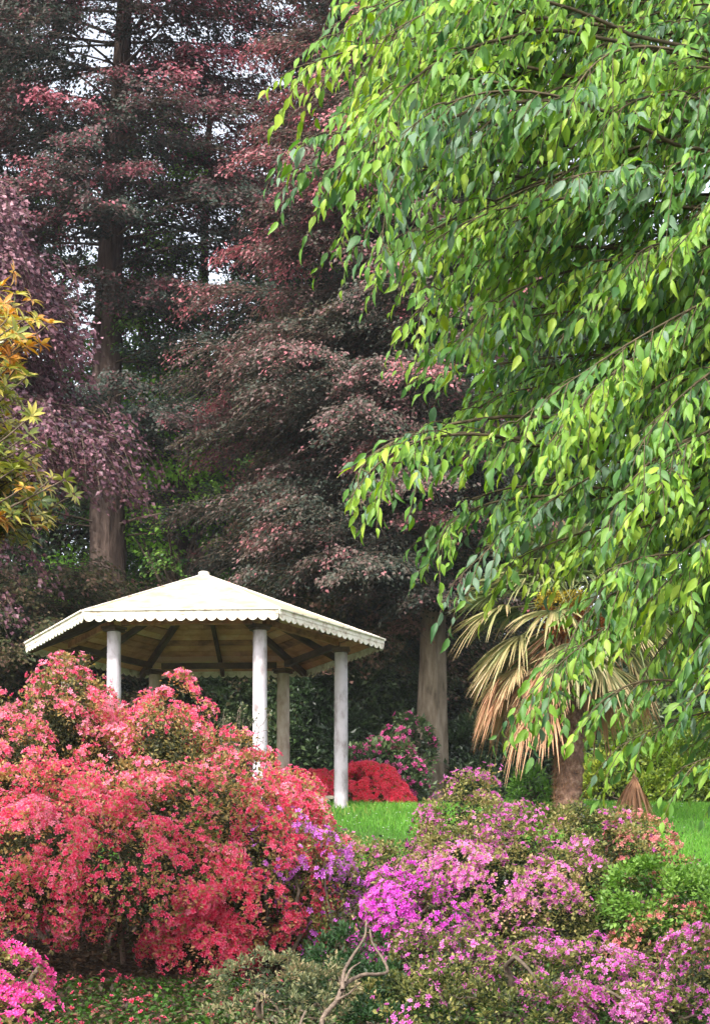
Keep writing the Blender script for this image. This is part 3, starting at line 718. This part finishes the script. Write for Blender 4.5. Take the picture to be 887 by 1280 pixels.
tiered_tree('copper_beech', 'copper beech with pinkish red leaf tiers on the smooth grey trunk right of the pavilion', 'tree', (bx, by, float(hgt(bx, by))), 24, .29, bB,
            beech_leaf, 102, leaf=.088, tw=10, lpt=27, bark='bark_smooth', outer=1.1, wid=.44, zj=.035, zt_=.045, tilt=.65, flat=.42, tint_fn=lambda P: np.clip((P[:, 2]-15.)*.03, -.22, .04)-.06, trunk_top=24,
            group='copper beeches behind the pavilion', tdroop=.45)
# big beech at left, thick dark trunk
bx, by = at(130, 700, 42.)[:2]
LA = lambda z, a: np.interp(z, [8, 13, 18, 24, 30], [4.5, 5.2, 5.6, 6.0, 4.0])
bA = [b for b in tiers(g, 12.0, 18.0, .9, 6, LA, pi*.95, 2*pi+.4) if abs((b[1] % (2*pi))-1.5*pi) > .5]
for zz in (14.6, 16.9): bA += tiers(g, zz, zz+.3, .3, 8, lambda z, a: 3.6, pi*1.1, pi*1.9)
bA += tiers(g, 18.6, 29, .8, 8, LA, pi*.85, 2*pi+.5)+tiers(g, 18, 29, 1.6, 4, LA, 0, pi)
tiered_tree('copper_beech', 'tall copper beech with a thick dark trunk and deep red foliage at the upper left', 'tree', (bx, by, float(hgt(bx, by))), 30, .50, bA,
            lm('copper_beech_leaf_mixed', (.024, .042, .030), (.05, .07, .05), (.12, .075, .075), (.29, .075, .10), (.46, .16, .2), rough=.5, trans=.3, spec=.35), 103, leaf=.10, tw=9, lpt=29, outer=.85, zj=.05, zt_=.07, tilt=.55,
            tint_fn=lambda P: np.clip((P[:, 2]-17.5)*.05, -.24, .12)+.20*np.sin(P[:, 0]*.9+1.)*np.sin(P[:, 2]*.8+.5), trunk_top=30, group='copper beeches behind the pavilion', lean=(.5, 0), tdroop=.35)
# low bronze tiers at left beside the pavilion roof
bx, by = at(25, 800, 36.5)[:2]
bC = tiers(g, 7.0, 9.9, .42, 12, lambda z, a: np.interp(z, [7, 9, 10], [3.3, 3.5, 2.2]), rise=.1, droop=.2)
tiered_tree('bronze_beech', 'low spreading bronze green beech left of the pavilion roof', 'tree', (bx, by, float(hgt(bx, by))), 10.2, .14, bC, bronze_leaf, 104,
            leaf=.10, tw=10, lpt=28, outer=.7, trunk_top=9.9, tdroop=.45)
# low tiers behind the pavilion to the right, between it and the grey trunk
bx, by = at(455, 900, 39.5)[:2]
bD = tiers(g, 7.8, 16, .55, 9, lambda z, a: np.interp(z, [8, 11, 16], [3.5, 3.3, 2.2]), pi*.8, 2*pi+.5)
tiered_tree('bronze_beech', 'bronze leaved beech standing just behind the right half of the pavilion roof', 'tree', (bx, by, float(hgt(bx, by))), 16, .18, bD, bronze_leaf, 105,
            leaf=.11, tw=9, lpt=26, outer=.7, trunk_top=15.5, tdroop=.45)
# green-bronze middle storey between the trunks
olive = lm('olive_beech_leaf', (.03, .085, .02), (.09, .22, .04), (.20, .36, .06), (.34, .48, .12), trans=.5, spec=.5)
bx, by = at(262, 800, 44.5)[:2]
bE = tiers(g, 11.5, 22.5, .8, 8, lambda z, a: np.interp(z, [9, 14, 20, 24], [3.0, 3.8, 3.6, 2.6]), pi*.75, 2*pi+.6)
tiered_tree('young_beech', 'olive green beech filling the gap between the thick trunk and the pink tiers', 'tree', (bx, by, float(hgt(bx, by))), 24, .16, bE,
            olive, 106, leaf=.11, tw=8, lpt=24, outer=.6, trunk_top=23.5, tdroop=.5, sprinkle=.75, tilt=.6)
# weeping purple beech from the left edge
bx, by = -8.3, 33.0
bF = []
for zc, px in ((zat(400, 33), 105), (zat(475, 33), 95), (zat(360, 33), 70), (zat(440, 33), 110)):
    for _ in range(12): bF.append((zc+g.normal()*.4+.8, g.uniform(-1.0, .7), ((px-CX)/F*33-bx)*g.uniform(.7, 1.0), .25, .38))
for _ in range(22): bF.append((zat(610, 33)+g.normal()*.3+.9, g.uniform(-.8, .3), (at(180, 0, 33)[0]-bx)*g.uniform(.55, 1.0), .18, .26))
bF += tiers(g, 8, 16, .8, 5, lambda z, a: 2.6, rise=.2, droop=.4)
tiered_tree('weeping_beech', 'dusky purple weeping beech reaching in from the left above the bronze one', 'tree', (bx, by, float(hgt(bx, by))), 16.6, .26, bF, purple_leaf, 107,
            leaf=.105, tw=7.5, lpt=24, outer=.45, tdroop=1.3, wid=.22, flat=1.0, trunk_top=16, lw=1.25)
# dark conifers and broadleaves beyond
dg = 'dark trees deep in the wood'
def conifer(px, Y, topz, r, lb, seed, dens=1.):
    g = np.random.default_rng(seed); x, y = at(px, 0, Y)[:2]; z0 = float(hgt(x, y))+1.
    b = tiers(g, z0, topz-.5, .6/dens, 8, lambda z, a: r*(1.02-(z-z0)/(topz-z0))**.7, rise=.05, droop=.2) if True else ring_branches(g, np.arange(z0, topz-.5, .42/dens), lambda z, a: r*(1.02-(z-z0)/(topz-z0))**.7, None, .05, .2, 2)
    tiered_tree('fir_tree', lb, 'tree', (x, y, float(hgt(x, y))), topz, .3, b, fir_leaf, seed+1, leaf=.19, tw=4.5, lpt=20, outer=.3, flat=.8, lw=.8, trunk_top=topz, group=dg, tdroop=.5)
conifer(-20, 50, 31, 5.0, 'dark fir behind the left side of the weeping purple beech', 201)
conifer(350, 54, 24, 5.0, 'tall dark fir between the two copper beeches', 203)
conifer(475, 48, 33, 6.0, 'tall dark fir behind the pink leaf tiers', 205)
for i, (px, py, Y, rx, rz, lb) in enumerate([
        (215, 560, 56, 120, 130, 'dark round-headed tree behind the olive beech'),
        (560, 500, 50, 150, 330, 'dark broad tree behind the overhanging green branches'),
        (790, 620, 48, 150, 260, 'dark broad tree behind the palm crown'),
        (60, 700, 50, 120, 140, 'dark broad tree low at the left behind the thick trunk'),
        (330, 690, 50, 120, 150, 'dark broad tree behind the ridge of the pavilion')]):
    c = lobe(px, py, Y, rx, rz, rx/ppm(Y)); base = at(px, py, Y)
    gq = np.random.default_rng(300+i); ls = [c]
    for _ in range(6):
        d = nrm(gq.normal(size=3)); ls.append((c[0]+d[0]*c[3]*.7, c[1]+d[1]*c[4]*.6, c[2]+d[2]*c[5]*.7, c[3]*.55, c[4]*.55, c[5]*.45))
    lobed_tree('broadleaf_tree', lb, ls, base, .3, dark_leaf if i % 2 else fir_leaf, 310+i, dens=2.2, rc=.75, nleaf=70, leaf=.19, group=dg)
# young trees glimpsed through the gaps, sunlight painted into their bright leaves
sg = 'bright green young trees glimpsed through the wood'
for i, (px, py, Y, rx, rz, lb) in enumerate([
        (228, 645, 42.5, 52, 50, 'bright green young tree glowing above the pavilion roof'),
        (215, 525, 42.8, 72, 75, 'yellow-green tree glimpsed in the middle of the olive beech'),
        (90, 735, 45.5, 40, 22, 'bright green sapling low beside the thick dark trunk')]):
    c = lobe(px, py, Y, rx, rz, rx/ppm(Y)); ls = [c, (c[0]-c[3]*.6, c[1]-.3, c[2]-c[5]*.4, c[3]*.6, c[4]*.6, c[5]*.5), (c[0]+c[3]*.6, c[1]-.3, c[2]-c[5]*.3, c[3]*.5, c[4]*.6, c[5]*.6)]
    lobed_tree('young_tree', lb, ls, at(px, py, Y), .1, sun_leaf, 330+i, dens=4.5, rc=.4, nleaf=40, leaf=.13, group=sg)

# =================================================================== PALM
fan_m = lm('palm_frond_green', (.04, .08, .03), (.12, .17, .06), (.30, .29, .12), (.46, .33, .18), rough=.45, trans=.25, spec=.4)
dead_m = lm('palm_frond_dead', (.14, .07, .035), (.36, .18, .095), (.54, .31, .18), rough=.7, trans=.2)
fibre = noise_mat('palm_fibre', (.04, .022, .016), (.15, .085, .06), (14, 14, 9), c3=(.34, .22, .16), bump=1, bdist=.03)
yel_m = lm('palm_blossom_yellow', (.42, .33, .03), (.66, .52, .07), rough=.6)
ora_m = lm('palm_blossom_orange', (.30, .10, .025), (.55, .20, .05), rough=.6)
g = np.random.default_rng(401)
pb = at(708, 1030, 27.5); pb[2] = hgt(pb[0], pb[1])
palm = thing('fan_palm', 'shaggy fan palm with a fibrous brown trunk and a skirt of dead fronds', 'palm tree', tuple(pb))
PTOP = at(712, 780, 27.5); PTOP[1] = pb[1]
n = 60; t = np.linspace(0, 1, n); P = pb+(PTOP-pb)*t[:, None]; P[:, 0] += .03*np.sin(t*4); P[0, 2] -= .2
V, q, = tube(P, .195*(1+.07*np.sin(np.arange(n)*1.9)+.03*g.normal(size=n))*np.interp(t, [0, .1, 1], [1.15, 1, 1.05]), 28)
V = V+(V-np.repeat(P, 28, 0))*(.05*g.normal(size=(len(V), 1)))
tk = mesh('trunk', V, [q], fibre, palm, smooth=True)
# hairs of fibre
m = 9000; a = g.uniform(0, 2*pi, m); tz = g.random(m)
Pf = pb+(PTOP-pb)*tz[:, None]+np.stack([.195*np.cos(a), .195*np.sin(a), np.zeros(m)], 1)
T = np.array([(-.04, 0, 0), (.04, 0, 0), (0, 1, .1)])
V, Fc = inst(T, np.array([(0, 1, 2)]), Pf, np.stack([np.cos(a)*.5, np.sin(a)*.5, -.4+.6*g.normal(size=m)], 1)+.5*rdirs(g, m), rdirs(g, m), .09*g.uniform(.4, 1.2, m))
mesh('trunk_fibre', V, [Fc], dead_m, palm, {'tint': np.repeat(np.clip(g.random(m)*.3, 0, 1), 3)})
def frond(g, O, az, el, plen, flen, mat, tintc, name, spread=1.25, ns=34, droop=.25, parent=None, fold=.35):
    """petiole from O, then a pleated fan of narrow drooping blades"""
    d = np.array([cos(az)*cos(el), sin(az)*cos(el), sin(el)])
    t = np.linspace(0, 1, 7)[:, None]; P = O+d*plen*t; P[:, 2] -= .18*plen*(t[:, 0]**2)
    G = Geo(); v, qq = tube(P, np.linspace(.018, .009, 7), 4); Gq = Geo(); Gq.add(v, [qq], tint=np.clip(tintc+.1, 0, 1))
    e = P[-1]; fd = nrm(P[-1]-P[-2]); side = nrm(np.cross(fd, [0, 0, 1])+1e-6); upv = np.cross(side, fd)
    fa = np.linspace(-spread, spread, ns)+.03*g.normal(size=ns)
    K = 6; s = np.linspace(0, 1, K)
    for a_ in fa:
        L = flen*(.80+.2*cos(a_))*g.uniform(.85, 1.08)
        bd = nrm(fd*cos(a_)+side*sin(a_)+upv*(fold*abs(sin(a_))*.6))
        dp = droop*g.uniform(.6, 1.5)*(1 if g.random() < .7 else 1.9)
        C = e+bd*L*s[:, None]; C[:, 2] -= dp*L*s**2.4
        wv = nrm(np.cross(bd, upv+.25*g.normal(size=3)))
        w = L*.026*np.array([.4, .95, 1.1, .9, .55, .06])*1.15
        upb = np.cross(wv, bd)
        V = np.stack([C-wv*w[:, None], C-upb*w[:, None]*.5, C+wv*w[:, None]], 1).reshape(-1, 3)
        i = np.arange(K-1)*3
        G.add(V, [np.concatenate([np.stack([i, i+1, i+4, i+3], 1), np.stack([i+1, i+2, i+5, i+4], 1)])],
              tint=np.clip(tintc+.14*g.normal()+.35*np.repeat(s, 3)**3, 0, 1))
    o = G.out(name, mat, parent); Gq.out('petiole', mat, parent).parent = o
    return o
crown = PTOP+np.array([0, 0, .1])
for i in range(40):
    f = i/40; az_ = i*2.39996+g.normal()*.15; el = 1.25-1.75*f+g.normal()*.1
    frond(g, crown+[.1*cos(az_), .1*sin(az_), .45-.55*f], az_, el, g.uniform(.7, 1.0)*(1-.15*(f < .2)), g.uniform(.68, .88), fan_m, .18+.22*g.random()+.22*(f > .6), 'frond', parent=palm, droop=.15+.28*f)
# drooping half-dead fronds on the left, then the skirt
for az_, el, tc in ((3.3, -.35, .75), (3.7, -.6, .8), (2.9, -.6, .7), (4.1, -.8, .8), (3.5, -.95, .8), (4.5, -.5, .6), (5.2, -.7, .6), (5.9, -.6, .7), (6.1, -.9, .7), (3.15, -.8, .8)):
    frond(g, crown+[.15*cos(az_), .15*sin(az_), -.1], az_, el, g.uniform(.8, 1.05), g.uniform(.6, .78), fan_m, tc, 'frond', parent=palm, droop=.3, spread=1.15)
for i in range(26):
    az_ = g.choice([g.uniform(2.6, 4.3), g.uniform(0, 6.28)], p=[.65, .35])
    frond(g, crown+[.2*cos(az_), .2*sin(az_), -.15-.2*g.random()], az_, -.55-.55*g.random(), g.uniform(.7, 1.05), g.uniform(.5, .68), dead_m, .45+.3*g.random(), 'dead_frond', parent=palm, droop=.4, spread=.8, ns=26)
for az_, el in ((3.2, .55), (3.5, .2), (3.9, .45), (2.9, .3), (3.35, .9), (4.4, .25), (4.9, .5), (3.0, .05)):
    frond(g, crown+[.1*cos(az_), .1*sin(az_), .25], az_, el, g.uniform(.8, 1.05), g.uniform(.65, .8), fan_m, .15+.2*g.random(), 'frond', parent=palm, droop=.2, spread=1.3)
# flower panicles
for i, (mt, nn) in enumerate(((yel_m, 4), (ora_m, 7))):
    for j in range(nn):
        az_ = g.uniform(3.6, 6.0) if i else g.uniform(3.7, 5.2)
        c = crown+np.array([cos(az_)*.45, sin(az_)*.45, (.25 if i == 0 else -.02)+.12*g.normal()])
        if i: c[2] -= .1*j/nn
        G = Geo(); v, qq = tube(np.array([crown+[0, 0, .1], (crown+c)/2+[0, 0, .12], c]), [.02, .015, .008], 5); G.add(v, [qq], tint=.4)
        for q_ in range(13):
            e2 = c+nrm(g.normal(size=3)+[0, 0, -.2])*g.uniform(.12, .30); tt_ = np.linspace(0, 1, 5)[:, None]; st = c+(e2-c)*tt_; st[:, 2] -= .10*tt_[:, 0]**2
            v, qq = tube(st, np.linspace(.007, .003, 5), 3); G.add(v, [qq], tint=.3)
            m = 26; k = st[g.integers(1, 5, m)]+.018*g.normal(size=(m, 3))
            V, Fc = inst(LEAF4, LEAF4F, k, rdirs(g, m), rdirs(g, m), .038, np.full(m, 1.4)); G.add(V, [Fc], tint=np.repeat(g.random(m), 4))
        G.out('flower_panicle', mt, palm)
# dried fronds hanging on a short dead palm stub
g = np.random.default_rng(402)
db = at(795, 1030, 28.6); db[2] = hgt(db[0], db[1])
dp = thing('dead_palm', 'small dead palm with a tuft of dried brown fronds, right of the fan palm', 'palm tree', tuple(db))
dtop = at(793, 972, 28.6)
v, qq = tube(np.array([db-[0, 0, .1], (db+dtop)/2, dtop]), [.07, .06, .05], 8); mesh('trunk', v, [qq], fibre, dp, smooth=True)
for i in range(7): frond(g, dtop+[0, 0, .02*i], i*.9, -1.1+.35*g.normal(), .10, g.uniform(.4, .75), dead_m, .4+.3*g.random(), 'dead_frond', parent=dp, droop=.3, spread=.5, ns=9)

# =================================================================== OVERHANGING GREEN TREE (near, right)
hack_m = leaf_mat('overhang_leaf', [(0, (.17, .27, .17)), (.05, (.045, .125, .045)), (.35, (.11, .25, .045)), (.68, (.20, .36, .04)), (1, (.36, .49, .06))], rough=.48, trans=.42, spec=.4)
g = np.random.default_rng(501)
tx, ty = 4.6, 9.6
ht = thing('overhanging_tree', 'large light green tree whose drooping leafy boughs hang over the right half', 'tree', (tx, ty, float(hgt(tx, ty))))
TB = np.array([tx, ty, float(hgt(tx, ty))])
V, q, TP, TR = trunk_geo(TB-[0, 0, .3], TB+[.4, .2, 9.5], .26, .06, g); mesh('trunk', V, [q], M['bark'], ht, smooth=True)
poly = np.array([(395, -40), (410, 60), (430, 200), (450, 300), (505, 400), (555, 480), (600, 560), (625, 630), (600, 680), (680, 690), (740, 720), (790, 790), (830, 860), (900, 880), (1000, 860), (1000, -60)], float)
def inside(p):
    x, y = p; c = False; j = len(poly)-1
    for i in range(len(poly)):
        if (poly[i, 1] > y) != (poly[j, 1] > y) and x < (poly[j, 0]-poly[i, 0])*(y-poly[i, 1])/(poly[j, 1]-poly[i, 1])+poly[i, 0]: c = not c
        j = i
    return c
tips = [(378, 92, 8.6), (400, 60, 8.8), (352, 188, 8.4), (372, 215, 8.5), (425, 300, 8.6), (470, 330, 8.7), (438, 622, 8.3), (452, 636, 8.45), (470, 612, 8.4), (545, 690, 8.5), (535, 655, 8.6), (560, 735, 8.4), (470, 20, 8.2),
        (440, 120, 9.0), (405, 240, 8.9), (495, 420, 8.6), (540, 475, 8.8), (600, 560, 8.7), (650, 880, 8.2), (672, 905, 8.3), (735, 900, 8.2), (770, 935, 8.1), (850, 960, 8.0), (880, 925, 8.2), (715, 820, 8.5), (620, 715, 8.5), (800, 850, 8.3)]
while len(tips) < 262:
    p = (g.uniform(380, 1000), g.uniform(-60, 960))
    if inside(p): tips.append((*p, g.uniform(7.4, 10.6)))
boughs = []
for px, py, Y in tips:
    E = at(px, py, Y)
    s = at(min(px+g.uniform(170, 420), 1420), py-g.uniform(-30, 210)*(.5 if py < 200 else 1), Y+.25*(ty-Y)+g.normal()*.15)
    # the bough forks off a limb that comes from the trunk
    zt = np.clip(s[2]-.5, TP[3, 2], TP[-1, 2]); O = np.array([np.interp(zt, TP[:, 2], TP[:, 0]), np.interp(zt, TP[:, 2], TP[:, 1]), zt])
    boughs.append((O, s, E))
G = Geo(); tw_o, tw_d, tw_l, tw_c = [], [], [], []
for bi, (O, S, E) in enumerate(boughs):
    px, py = tips[bi][:2]
    n1, n2 = 6, 14
    t = np.linspace(0, 1, n1)[:, None]; A = O+(S-O)*t; A[:, 2] += .25*np.sin(t[:, 0]*pi)
    c = S+(S-A[-2])*2.2*.3+np.array([0, 0, .05]); c = (c+E)/2+np.array([0, 0, .14+.1*g.random()])
    t = np.linspace(0, 1, n2)[:, None]; Bz = (1-t)**2*S+2*t*(1-t)*c+t*t*E+g.normal(size=(1, 3))*.05*np.sin(t*pi)
    Pa = np.vstack([A[:-1], Bz]); r = np.concatenate([np.linspace(.024, .009, n1-1), np.linspace(.009, .002, n2)])
    v, qq = tube(Pa, r, 5); G.add(v, [qq])
    L = np.linalg.norm(E-S); nt = int(L/(.045 if px > 560 else .06)); slim = .85 if py > 600 and px < 460 else 1.
    bc = g.normal()*.16
    for k in range(nt):
        f = .04+.96*(k+g.random()*.5)/nt; i = f*(n2-1); i0 = min(int(i), n2-2); p = Bz[i0]+(Bz[i0+1]-Bz[i0])*(i-i0); d = nrm(Bz[i0+1]-Bz[i0])
        sd = nrm(np.cross(d, [0, 0, 1]))*(1 if k % 2 else -1)
        dd = nrm(d*.8+sd*g.uniform(.3, 1.0)+np.array([0, 0, g.uniform(-.75, .40)])+.15*g.normal(size=3))
        tw_o.append(p); tw_d.append(dd); tw_l.append((.12+.26*g.random())*(1.15-.65*f)*slim); tw_c.append(bc+.08*g.normal())
tw_o = np.array(tw_o); tw_d = np.array(tw_d); tw_l = np.array(tw_l)*1.25; tw_c = np.array(tw_c)
s = np.linspace(0, 1, 5)[None, :, None]; Pt = tw_o[:, None]+tw_d[:, None]*tw_l[:, None, None]*s; Pt[:, :, 2] -= .45*tw_l[:, None]*s[:, :, 0]**2
tubes(G, Pt, np.broadcast_to(np.array([.003, .0026, .0022, .0018, .001]), (len(Pt), 5)), 4)
G.out('branches', M['green_twig'], ht, True)['kind'] = 'stuff'
nl = np.maximum((tw_l/.028).astype(int), 3); i = np.repeat(np.arange(len(tw_o)), nl)
k = np.concatenate([np.arange(c) for c in nl]); s = (k+.6)/nl[i]
P = tw_o[i]+tw_d[i]*(tw_l[i]*s)[:, None]; P[:, 2] -= .45*tw_l[i]*s**2
sd = nrm(np.cross(tw_d[i], [0, 0, 1]))*np.where(k % 2, 1, -1)[:, None]
D = nrm(tw_d[i]*.55+sd*g.uniform(.1, .7, (len(i), 1))+np.array([0, 0, -1.])*g.uniform(.35, 1.4, (len(i), 1))+.18*rdirs(g, len(i)))
N = nrm(np.cross(sd, D)*.2+np.array([-.25, -.75, .55])+.75*rdirs(g, len(i)))
P = P+D*.012
tint = np.clip(.45+tw_c[i]+.2*g.normal(size=len(i))+.2*(s-.5), 0, 1)
LEAFC = LEAF8*[.9, 1, 1]; LEAFC[:, 2] -= .42*np.clip(LEAFC[:, 1]-.35, 0, 1)**1.5; LEAFC[[2, 3, 5, 6], 2] += .10   # curled and more folded
LEAFT = LEAF8.copy(); LEAFT[:, 0] += .16*LEAFT[:, 1]**2; LEAFT[[1, 2, 3], 2] += .09                              # swept to one side
sz = .036+.060*g.random(len(i))**1.2; wf = g.uniform(.6, 1., len(i)); kind = g.choice(3, len(i)); Vs, Fs, n0 = [], [], 0
for q_, T_ in enumerate((LEAF8, LEAFC, LEAFT)):
    mk = kind == q_; V, Fc = inst(T_, LEAF8F, P[mk], D[mk], N[mk], sz[mk], wf[mk]); Vs.append(V); Fs.append(Fc+n0); n0 += len(V)
tt_ = np.concatenate([np.repeat(tint[kind == q_], len(LEAF8)) for q_ in range(3)])
mesh('crown', np.concatenate(Vs), Fs, hack_m, ht, {'tint': tt_}, smooth=True)
print('overhang leaves', len(i))

# =================================================================== GOLDEN LEAVED TREE AT THE LEFT EDGE
gold_m = lm('golden_leaf', (.06, .10, .02), (.22, .26, .05), (.52, .45, .09), (.55, .24, .05), rough=.32, trans=.3, spec=.6)
g = np.random.default_rng(601)
ox, oy = -4.1, 13.2
gt = thing('golden_magnolia', 'golden green large-leaved evergreen reaching in from the left edge', 'tree', (ox, oy, float(hgt(ox, oy))))
TB = np.array([ox, oy, float(hgt(ox, oy))])
V, q, TP, TR = trunk_geo(TB-[0, 0, .3], TB+[0, 0, 6.2], .14, .03, g, sides=10); mesh('trunk', V, [q], M['bark'], gt, smooth=True)
gtips = [(62, 405), (40, 375), (20, 368), (5, 380), (50, 430), (15, 420), (30, 400), (35, 470), (10, 460), (20, 500), (40, 520), (5, 530), (60, 560), (45, 590), (80, 600), (92, 618), (70, 628), (30, 610), (15, 580), (50, 625), (20, 640), (0, 620), (-10, 560), (-20, 480), (-20, 400), (-30, 640)]
for _ in range(60): gtips.append((g.uniform(-230, 5), g.uniform(360, 650)))
for _ in range(16): gtips.append((g.uniform(-5, 70), g.uniform(540, 650)))
for _ in range(10): gtips.append((g.uniform(-5, 50), g.uniform(385, 540)))
G = Geo(); Ps, Ds, Ns, Ts, Ss = [], [], [], [], []
for px, py in gtips:
    E = at(px, py, g.uniform(12.3, 13.8)); zt = np.clip(E[2]-.7, TP[2, 2], TP[-1, 2]); O = np.array([ox, oy, zt])
    t = np.linspace(0, 1, 10)[:, None]; c = (O+E)/2+np.array([0, 0, -.15])+g.normal(size=3)*.12; P = (1-t)**2*O+2*t*(1-t)*c+t*t*E
    v, qq = tube(P, np.linspace(.02, .005, 10), 5); G.add(v, [qq])
    tc = .45+.2*g.normal()+(.28 if py < 445 else 0)
    for j in range(14):                            # rosettes near the tip
        k = P[-1] if j == 0 else P[-1-g.integers(1, 4)]+g.normal(size=3)*.09
        if j: v, qq = tube(np.array([P[-3], (P[-3]+k)/2, k]), [.006, .005, .004], 4); G.add(v, [qq])
        ax = nrm(nrm(E-O)*.5+np.array([.1, -.3, .8])+.4*g.normal(size=3)); m = g.integers(8, 13)
        a = np.arange(m)*2.4; u = nrm(np.cross(ax, [.3, .8, .1])); w = np.cross(ax, u)
        D = nrm(u*np.cos(a)[:, None]+w*np.sin(a)[:, None]+ax*g.uniform(-.2, .9, (m, 1)))
        Ps.append(np.repeat(k[None], m, 0)+D*.01); Ds.append(D); Ns.append(ax+.3*rdirs(g, m)); Ts.append(np.clip(tc+.15*g.normal(size=m), 0, 1)); Ss.append(g.uniform(.06, .12, m))
G.out('branches', M['twig'], gt, True)['kind'] = 'stuff'
V, Fc = inst(LEAF8, LEAF8F, np.concatenate(Ps), np.concatenate(Ds), np.concatenate(Ns), np.concatenate(Ss), np.full(sum(map(len, Ps)), .62))
mesh('crown', V, [Fc], gold_m, gt, {'tint': np.repeat(np.concatenate(Ts), len(LEAF8))}, smooth=True)

# =================================================================== HAZE
hm = bpy.data.materials.new('haze'); hm.use_nodes = True; hn = hm.node_tree; hn.nodes.clear()
ho = hn.nodes.new('ShaderNodeOutputMaterial'); pv = hn.nodes.new('ShaderNodeVolumePrincipled')
pv.inputs['Color'].default_value = (.86, .87, .95, 1); pv.inputs['Density'].default_value = .0003
hn.links.new(pv.outputs[0], ho.inputs['Volume'])
hx, hy0, hy1, hz0, hz1 = 510, -410, 910, -1.2, 60
Vh = [(x, y, z) for z in (hz0, hz1) for x, y in ((-hx, hy0), (hx, hy0), (hx, hy1), (-hx, hy1))]
hz = mesh('haze', Vh, [[(3, 2, 1, 0), (4, 5, 6, 7), (0, 1, 5, 4), (1, 2, 6, 5), (2, 3, 7, 6), (3, 0, 4, 7)]], hm); hz['kind'] = 'stuff'

# =================================================================== CAMERA, LIGHT, SKY
cam = bpy.data.cameras.new('camera'); co = bpy.data.objects.new('camera', cam); COL.objects.link(co)
co.location = (0, 0, EYE); co.rotation_euler = (R(90), 0, 0)
cam.sensor_fit = 'VERTICAL'; cam.sensor_height = 36; cam.sensor_width = 24.95
cam.lens = F/1280*36; cam.shift_y = (HY-640)/1280; cam.clip_end = 3000; cam.clip_start = .1
scene.camera = co

SUN_EL, SUN_AZ = 41, 208                       # azimuth clockwise from +Y: behind the camera, to its left
sd = bpy.data.lights.new('sun', 'SUN'); so = bpy.data.objects.new('sun', sd); COL.objects.link(so)
sd.energy = 3.9; sd.angle = R(1.5); sd.color = (1., .955, .88)
dx, dy, dz = sin(R(SUN_AZ))*cos(R(SUN_EL)), cos(R(SUN_AZ))*cos(R(SUN_EL)), sin(R(SUN_EL))
from mathutils import Vector
so.rotation_euler = Vector((dx, dy, dz)).to_track_quat('Z', 'Y').to_euler(); so.location = (-10, -10, 30)

w = bpy.data.worlds.new('World'); scene.world = w; w.use_nodes = True; nt = w.node_tree; nt.nodes.clear()
sky = nt.nodes.new('ShaderNodeTexSky'); sky.sky_type = 'NISHITA'; sky.sun_disc = False
sky.sun_elevation = R(SUN_EL); sky.sun_rotation = R(SUN_AZ); sky.air_density = 1.; sky.dust_density = 3.; sky.ozone_density = 1.
hs = nd(nt, 'ShaderNodeHueSaturation', Saturation=.35, Value=2.5); bg = nt.nodes.new('ShaderNodeBackground'); bg.inputs[1].default_value = .15
ow = nt.nodes.new('ShaderNodeOutputWorld')
nt.links.new(sky.outputs[0], hs.inputs['Color']); nt.links.new(hs.outputs[0], bg.inputs[0]); nt.links.new(bg.outputs[0], ow.inputs[0])
vs = scene.view_settings; vs.view_transform = 'Standard'; vs.look = 'None'; vs.gamma = 1; vs.exposure = .4; vs.use_curve_mapping = False
cy = scene.cycles; cy.max_bounces = 6; cy.diffuse_bounces = 4; cy.transmission_bounces = 4; cy.glossy_bounces = 2; cy.use_denoising = True
